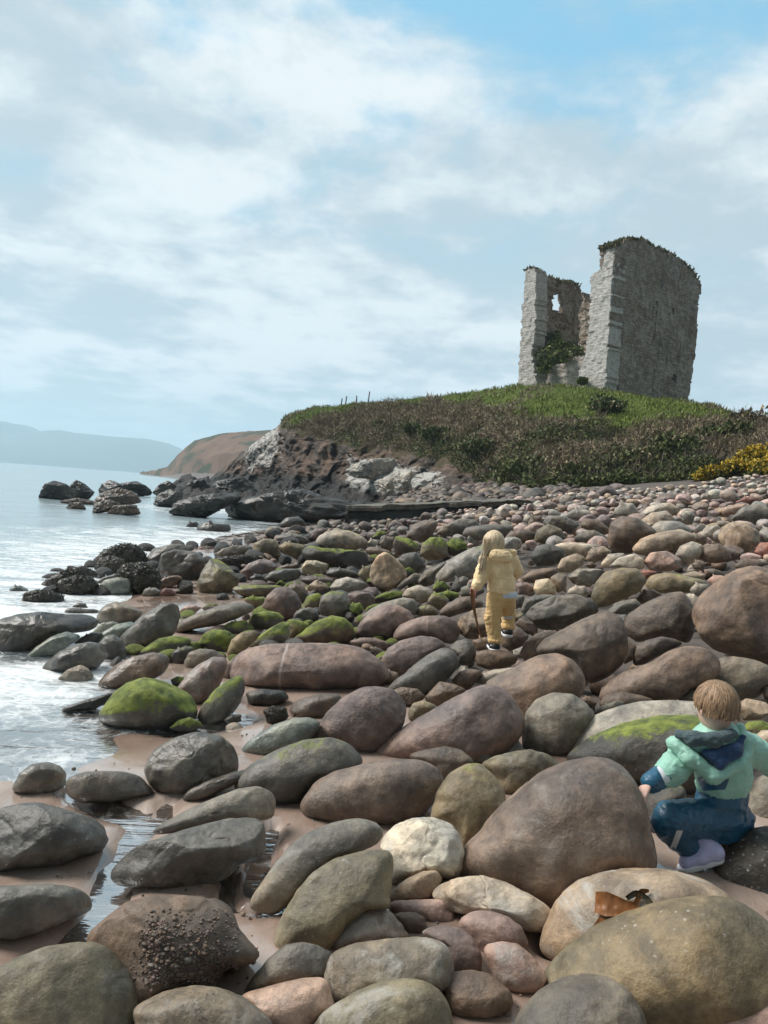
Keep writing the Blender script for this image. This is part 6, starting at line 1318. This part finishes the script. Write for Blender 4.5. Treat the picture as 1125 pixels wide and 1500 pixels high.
# --- the toddler in mint and navy rainwear, seen from behind, crawling over the boulders
D0 = 3.15
kid = bpy.data.objects.new('person', None); C.objects.link(kid); kid.location = J(1050, 1240, D0)
tag(kid, 'toddler in mint green rain jacket and navy dungarees crouching between boulders', 'child')
K_ = kid; hc = J(1050, 1036, D0 + .02); A1 = ortho((-.25, 1, -.22))
nk = J(1052, 1082, D0 + .04); ch = J(1056, 1118, D0 + .06); wa = J(1062, 1165, D0 + .07); hp = J(1058, 1200, D0 + .06)
sl_, el_, wl_ = J(1008, 1102, D0 + .04), J(985, 1128, D0 - .02), J(953, 1147, D0 - .10)
sr_, er_, wr_ = J(1098, 1098, D0 + .10), J(1135, 1118, D0 + .16), J(1165, 1150, D0 + .20)
hl, kl, al = J(1040, 1200, D0 + .04), J(976, 1198, D0 - .04), J(1020, 1252, D0 + .02)
hr, kr, ar = J(1066, 1200, D0 + .10), J(1074, 1198, D0 + .28), J(1072, 1240, D0 + .24)
hand_l = wl_ + (J(940, 1158, D0 - .16) - wl_)
fg = fingers(wl_ + (hand_l - wl_) * .3, J(938, 1166, D0 - .15) - J(953, 1146, D0 - .09), -CF * .3 + np.array([.1, 0, -1.0]), .11, .55, .0072)
fr_ = fingers(wr_, wr_ - er_, np.array([0, 0, -1.0]), .095, .5, .0066)
body = head_prims(hc, A1, 1.0) + [('c', hc - A1[2] * .05, .045, nk, .05), ('c', nk, .06, ch, .085), ('c', ch, .09, wa, .085), ('c', wa, .085, hp, .09), ('c', ch, .06, sl_, .045), ('c', sl_, .042, el_, .034), ('c', el_, .034, wl_, .022), ('c', ch, .06, sr_, .045), ('c', sr_, .042, er_, .034), ('c', er_, .034, wr_, .022),
     ('c', hl, .075, kl, .05), ('c', kl, .05, al, .032), ('c', hr, .075, kr, .05), ('c', kr, .05, ar, .032), ('c', al, .03, al + np.array([-.06, -.02, -.03]), .026), ('c', ar, .03, ar + np.array([-.02, .07, -.02]), .026)] + fg + fr_
grow('body', body, .0042, .02, M_SKIN, K_)
eyes(hc, A1, 1.0, K_)
hair_shell('hair', K_, hc, A1, 1.0, M_HAIRB, [(0, 58), (40, 70), (80, 100), (110, 122), (150, 130), (180, 128)], 3, 1700)
trou0 = [('c', ch - np.array([0, 0, .03]), .108, wa, .108), ('e', wa + np.array([0, 0, .0]), (.118, .10, .10), np.eye(3)), ('c', wa, .112, hp, .122), ('c', hp, .11, hl, .10), ('c', hl, .104, kl, .080), ('c', kl, .080, al - (al - kl) * .12, .062), ('c', hp, .11, hr, .10), ('c', hr, .10, kr, .07), ('c', kr, .07, ar, .05)]
wa2, hp2 = J(1058, 1165, D0 + .07), J(1052, 1197, D0 + .06); hr2 = J(1068, 1200, D0 + .10)
trou = [('c', ch - np.array([0, 0, .03]), .104, wa2, .100), ('c', wa2, .100, hp2, .108), ('c', hp2, .10, hl, .088), ('c', hl, .088, J(982, 1199, D0 - .05), .074), ('c', J(974, 1208, D0 - .05), .058, al - (al - kl) * .08, .052), ('c', hp2, .10, hr2, .098), ('c', hr2, .095, kr, .065), ('c', kr, .065, ar, .05)]
grow('dungarees', trou, .006, .016, M_NAVY, K_, foldf(12, .0075, 3))
cl_ = wl_ - (wl_ - el_) * .46
jk = [('c', nk + np.array([0, 0, .0]), .078, ch, .112), ('c', ch, .115, ch + (wa - ch) * .42, .118), ('c', nk, .08, sl_, .068), ('c', sl_, .066, el_, .058), ('c', el_, .058, cl_, .048), ('c', nk, .08, sr_, .068), ('c', sr_, .066, er_, .058), ('c', er_, .058, wr_, .044)]
grow('jacket', jk, .006, .03, M_MINT, K_, foldf(11, .007, 8))
grow('cuff', [('c', cl_, .046, wl_, .040)], .005, .02, M_NAVY, K_, foldf(26, .005, 5))
# hood lying on the back: bag, navy inside, dark lined rim
hb = J(1043, 1112, D0 - .04)
Ah = ortho(-CF, CU)
grow('hood', [('c', J(990, 1090, D0 - .03), .030, J(1010, 1110, D0 - .075), .034), ('c', J(1010, 1110, D0 - .075), .034, J(1045, 1135, D0 - .085), .036), ('c', J(1045, 1135, D0 - .085), .036, J(1083, 1118, D0 - .055), .034), ('c', J(1083, 1118, D0 - .055), .034, J(1097, 1086, D0 - .01), .03), ('c', J(986, 1088, D0 - .0), .028, J(1040, 1094, D0 - .05), .03), ('c', J(1085, 1066, D0 + .02), .020, J(1090, 1084, D0 - .02), .026)], .005, .02, M_MINT, K_, foldf(18, .005, 14))
grow('hood_inside', [('c', J(1032, 1102, D0 - .088), .012, J(1055, 1118, D0 - .10), .022), ('c', J(1055, 1118, D0 - .10), .022, J(1078, 1102, D0 - .078), .022), ('c', J(1078, 1102, D0 - .078), .020, J(1088, 1080, D0 - .05), .012), ('c', J(1045, 1104, D0 - .095), .022, J(1075, 1096, D0 - .085), .022)], .005, .02, M_NAVY2, K_, foldf(22, .004, 24))
grow('hood_rim', [('c', J(996, 1076, D0 - .03), .024, J(1016, 1082, D0 - .072), .030), ('c', J(1016, 1082, D0 - .072), .030, J(1048, 1083, D0 - .095), .028), ('c', J(1048, 1083, D0 - .095), .028, J(1072, 1074, D0 - .06), .022)], .005, .02, M_LINING, K_, foldf(24, .006, 34))
tape('reflective_tape', K_, 'hood' + K_.name, [(1083, 1137), (1103, 1124), (1106, 1131), (1086, 1145)], M_REFL)
tape('reflective_tape', K_, 'cuff' + K_.name, [(962, 1125), (969, 1122), (981, 1143), (974, 1148)], M_REFL)
tape('reflective_tape', K_, 'dungarees' + K_.name, [(991, 1216), (1000, 1216), (987, 1250), (982, 1240)], M_REFL)
tape('bib', K_, 'jacket' + K_.name, [(1022, 1138), (1068, 1140), (1062, 1156), (1030, 1158)], M_NAVY, .004, 16, 10)
bt, bh_, bs_ = J(1005, 1263, D0 - .03), J(1047, 1249, D0 - .03), J(1033, 1236, D0 - .0)
bo = bpy.data.objects
boot = grow('boot', [('c', bs_ + (bh_ - bs_) * -.3, .040, bh_, .036), ('c', bh_, .034, bt, .030), ('c', bs_, .040, (bt + bh_) / 2, .034)], .004, .02, M_BOOT, K_)
so = grow('sole', [('c', bt + np.array([-.004, 0, -.020]), .032, bh_ + np.array([.008, 0, -.026]), .034)], .003, .01, M_WHITE, K_, None, lambda p: np.abs((p - (bt + bh_) / 2 - np.array([0, 0, -.026])) @ (lambda n_: n_ / np.linalg.norm(n_))(np.cross(bh_ - bt, np.cross(np.array([0, 0, 1.]), bh_ - bt)))) - .014)
sb = obj('sole', so.data, boot); sb.matrix_parent_inverse = Matrix(); sb.location = (0, 0, 0); bpy.data.objects.remove(so)
grow('boot', [('c', ar, .045, ar + np.array([-.02, .08, -.03]), .034), ('c', ar + np.array([0, 0, .05]), .04, ar, .042)], .005, .02, M_BOOT, K_)

# --- the child in yellow, walking away over the stones
D1 = 6.85
kd = bpy.data.objects.new('person', None); C.objects.link(kd); kd.location = J(722, 950, D1)
tag(kd, 'blonde child in yellow rain suit walking away over the boulders, holding kelp', 'child')
hc = J(723, 797, D1); A2 = ortho((-.12, 1, -.10)); S2 = 1.13
nk, ch, wa, hp = J(728, 818, D1), J(733, 833, D1), J(735, 855, D1), J(735, 870, D1)
sl_, el_, wl_ = J(713, 823, D1), J(704, 845, D1 - .06), J(698, 859, D1 - .10)
sr_, er_, wr_ = J(749, 822, D1 + .02), J(757, 836, D1 + .08), J(752, 843, D1 + .22)
hl, kl, al = J(726, 873, D1), J(721, 907, D1 + .03), J(725, 938, D1 + .02)
hr, kr, ar = J(744, 873, D1), J(744, 899, D1 + .20), J(744, 917, D1 + .17)
fw = np.array([-.1, 1.0, 0])
body = head_prims(hc, A2, S2) + [('c', hc - A2[2] * .06, .045, nk, .05), ('c', nk, .06, ch, .085), ('c', ch, .085, wa, .08), ('c', wa, .085, hp, .09), ('c', nk, .05, sl_, .045), ('c', sl_, .042, el_, .034), ('c', el_, .034, wl_, .024), ('c', nk, .05, sr_, .045), ('c', sr_, .042, er_, .034), ('c', er_, .034, wr_, .024),
     ('c', hl, .07, kl, .05), ('c', kl, .05, al, .034), ('c', hr, .07, kr, .05), ('c', kr, .05, ar, .034), ('c', al, .03, al + fw * .10 - np.array([0, 0, .05]), .026), ('c', ar, .03, ar + fw * .10 - np.array([0, 0, .05]), .026)]
hd = J(694, 866, D1 - .12)
body += fingers(wl_, hd - wl_, np.array([.3, .6, -.3]), .115, 1.0, .0075) + fingers(wr_, wr_ - er_, np.array([-.3, .2, -1.]), .11, .6, .0075)
grow('body', body, .005, .02, M_SKINR, kd)
eyes(hc, A2, S2, kd)
hair_shell('hair', kd, hc, A2, S2, M_HAIRY, [(0, 62), (40, 80), (70, 140), (100, 160), (140, 150), (180, 135)], 5, 1500)
# the long lock blown over her shoulder
vs, fs, uv = [], [], []; rg = np.random.default_rng(4)
for j in range(110):
    a = J(rg.uniform(709, 719), rg.uniform(788, 800), D1 - .06 + rg.normal(0, .02)); b = J(rg.uniform(705, 714), 813, D1 - .10); c = J(rg.uniform(699, 711), rg.uniform(818, 842), D1 - .11 + rg.normal(0, .015)); b0 = len(vs); n = 9
    for i in range(n):
        t_ = i / (n - 1); p = a * (1 - t_) ** 2 + 2 * b * t_ * (1 - t_) + c * t_ * t_; wd = .006 * math.sin(.4 + 2.5 * t_)
        for ww in (-1, 0, 1): vs.append(p + CR * wd * ww - CF * (.003 if ww == 0 else 0)); uv.append((j * .37 % 1 + ww * .1, t_))
    for i in range(n - 1):
        for q in (0, 1): fs.append((b0 + i * 3 + q, b0 + i * 3 + q + 1, b0 + i * 3 + q + 4, b0 + i * 3 + q + 3))
me = mesh('hair', np.array(vs) - np.array(kd.location), np.array(fs), M_HAIRY); ul = me.uv_layers.new(name='UVMap'); li = np.zeros(len(me.loops), np.int32); me.loops.foreach_get('vertex_index', li); ul.data.foreach_set('uv', np.array(uv)[li].astype(np.float32).ravel())
o = obj('hair', me, kd); o.matrix_parent_inverse = Matrix()
hem = J(734, 866, D1)
jk = [('c', nk, .085, ch, .115), ('c', ch, .118, wa, .120), ('c', wa, .120, hem, .128), ('c', nk, .08, sl_, .072), ('c', sl_, .070, el_, .062), ('c', el_, .062, wl_ + (el_ - wl_) * .15, .052), ('c', nk, .08, sr_, .07), ('c', sr_, .068, er_, .06), ('c', er_, .06, wr_, .045)]
hz_ = float(J(734, 868, D1)[2])
grow('jacket', jk, .007, .03, M_YEL, kd, foldf(10, .008, 8), lambda p: hz_ - p[..., 2] - (p[..., 0] - hem[0]) * .05)
grow('shirt', [('c', J(738, 862, D1 - .0), .120, J(738, 869, D1 - .0), .122)], .006, .02, M_SHIRT, kd, foldf(16, .006, 2), lambda p: np.maximum(np.abs(p[..., 2] - (hz_ - .008)) - .026, hem[0] + .0 - p[..., 0]))
grow('hood', [('e', J(733, 814, D1 - .10), (.105, .055, .062), ortho(CF, (0, 0, 1))), ('c', J(714, 808, D1 - .02), .035, J(752, 810, D1 - .02), .035), ('c', J(722, 812, D1 - .1), .04, J(745, 818, D1 - .11), .04)], .006, .025, M_YEL, kd, foldf(18, .007, 4))
tr = [('c', hem, .105, hp, .115), ('c', hl + (hp - hl) * .3, .094, kl, .072), ('c', kl, .074, al, .058), ('c', hr + (hp - hr) * .3, .092, kr, .070), ('c', kr, .072, ar, .058), ('e', al, (.068, .066, .03), np.eye(3), .02), ('e', ar, (.068, .066, .03), np.eye(3), .02)]
grow('trousers', tr, .007, .022, M_YEL2, kd, foldf(11, .0085, 21))
tape('reflective_tape', kd, 'trousers' + kd.name, [(737, 903), (751, 902), (751, 906), (737, 907)], M_REFL)
for a in (al, ar):
    f_ = a - np.array([0, 0, .055])
    sh_ = grow('shoe', [('c', f_ - fw * .03, .044, f_ + fw * .13, .036), ('c', a, .045, f_, .046)], .005, .02, M_SHOE, kd)
    s2 = grow('sole', [('c', f_ - fw * .03 + [0, 0, -.024], .046, f_ + fw * .13 + [0, 0, -.024], .040)], .004, .01, M_WHITE, kd, None, lambda p: np.abs(p[..., 2] - (f_[2] - .030)) - .014)
    s3 = obj('sole', s2.data, sh_); s3.matrix_parent_inverse = Matrix(); bpy.data.objects.remove(s2)
    t2 = grow('toe_stripe', [('c', f_ - fw * .02 + [0, 0, .012], .0465, f_ + fw * .0 + [0, 0, .012], .0465)], .004, .01, M_WHITE, kd, None, lambda p: np.abs(p[..., 2] - (f_[2] + .012)) - .006); t3 = obj('stripe', t2.data, sh_); t3.matrix_parent_inverse = Matrix(); bpy.data.objects.remove(t2)
st = bpy.data.objects.new('kelp', None); C.objects.link(st); st.location = J(694, 866, D1 - .13); tag(st, 'thin amber kelp strap hanging from the hand of the child in yellow', 'seaweed')
pts = [J(692, 862, D1 - .14), J(692, 872, D1 - .15), J(693, 885, D1 - .16), J(697, 905, D1 - .16), J(701, 922, D1 - .17), J(705, 936, D1 - .18)]
ribbon_blade('blade', pts, [.010, .022, .016, .010, .008, .005], -CF, st, M_KELP, .3, .003, 2)

# both children stand at their true distance: the figure in yellow is brought onto the stone it stands on, at its real size
kq = 6.12 / D1
for r_ in (kd, st):
    r_.location = EYE + (np.array(r_.location) - EYE) * kq; r_.scale = (kq, kq, kq)

# ------------------------------------------------------------------ sea air
bm = bmesh.new(); bmesh.ops.create_cube(bm, size=1.0); me = bpy.data.meshes.new('haze')
for v_ in bm.verts: v_.co = Vector((v_.co.x * 11600, v_.co.y * 11600, -6 if v_.co.z < 0 else 340))
bm.to_mesh(me); bm.free(); m, t = new_mat('haze'); me.materials.append(m)
pv = t.n('ShaderNodeVolumePrincipled', {'Color': (.64, .84, .97, 1), 'Density': 3.2e-4, 'Anisotropy': 0.2}); t.t.links.new(pv.outputs[0], t.n('ShaderNodeOutputMaterial').inputs['Volume'])
hz = obj('haze', me); hz['kind'] = 'stuff'; hz['label'] = 'thin blue sea haze veiling the far mountains'; hz['category'] = 'haze'
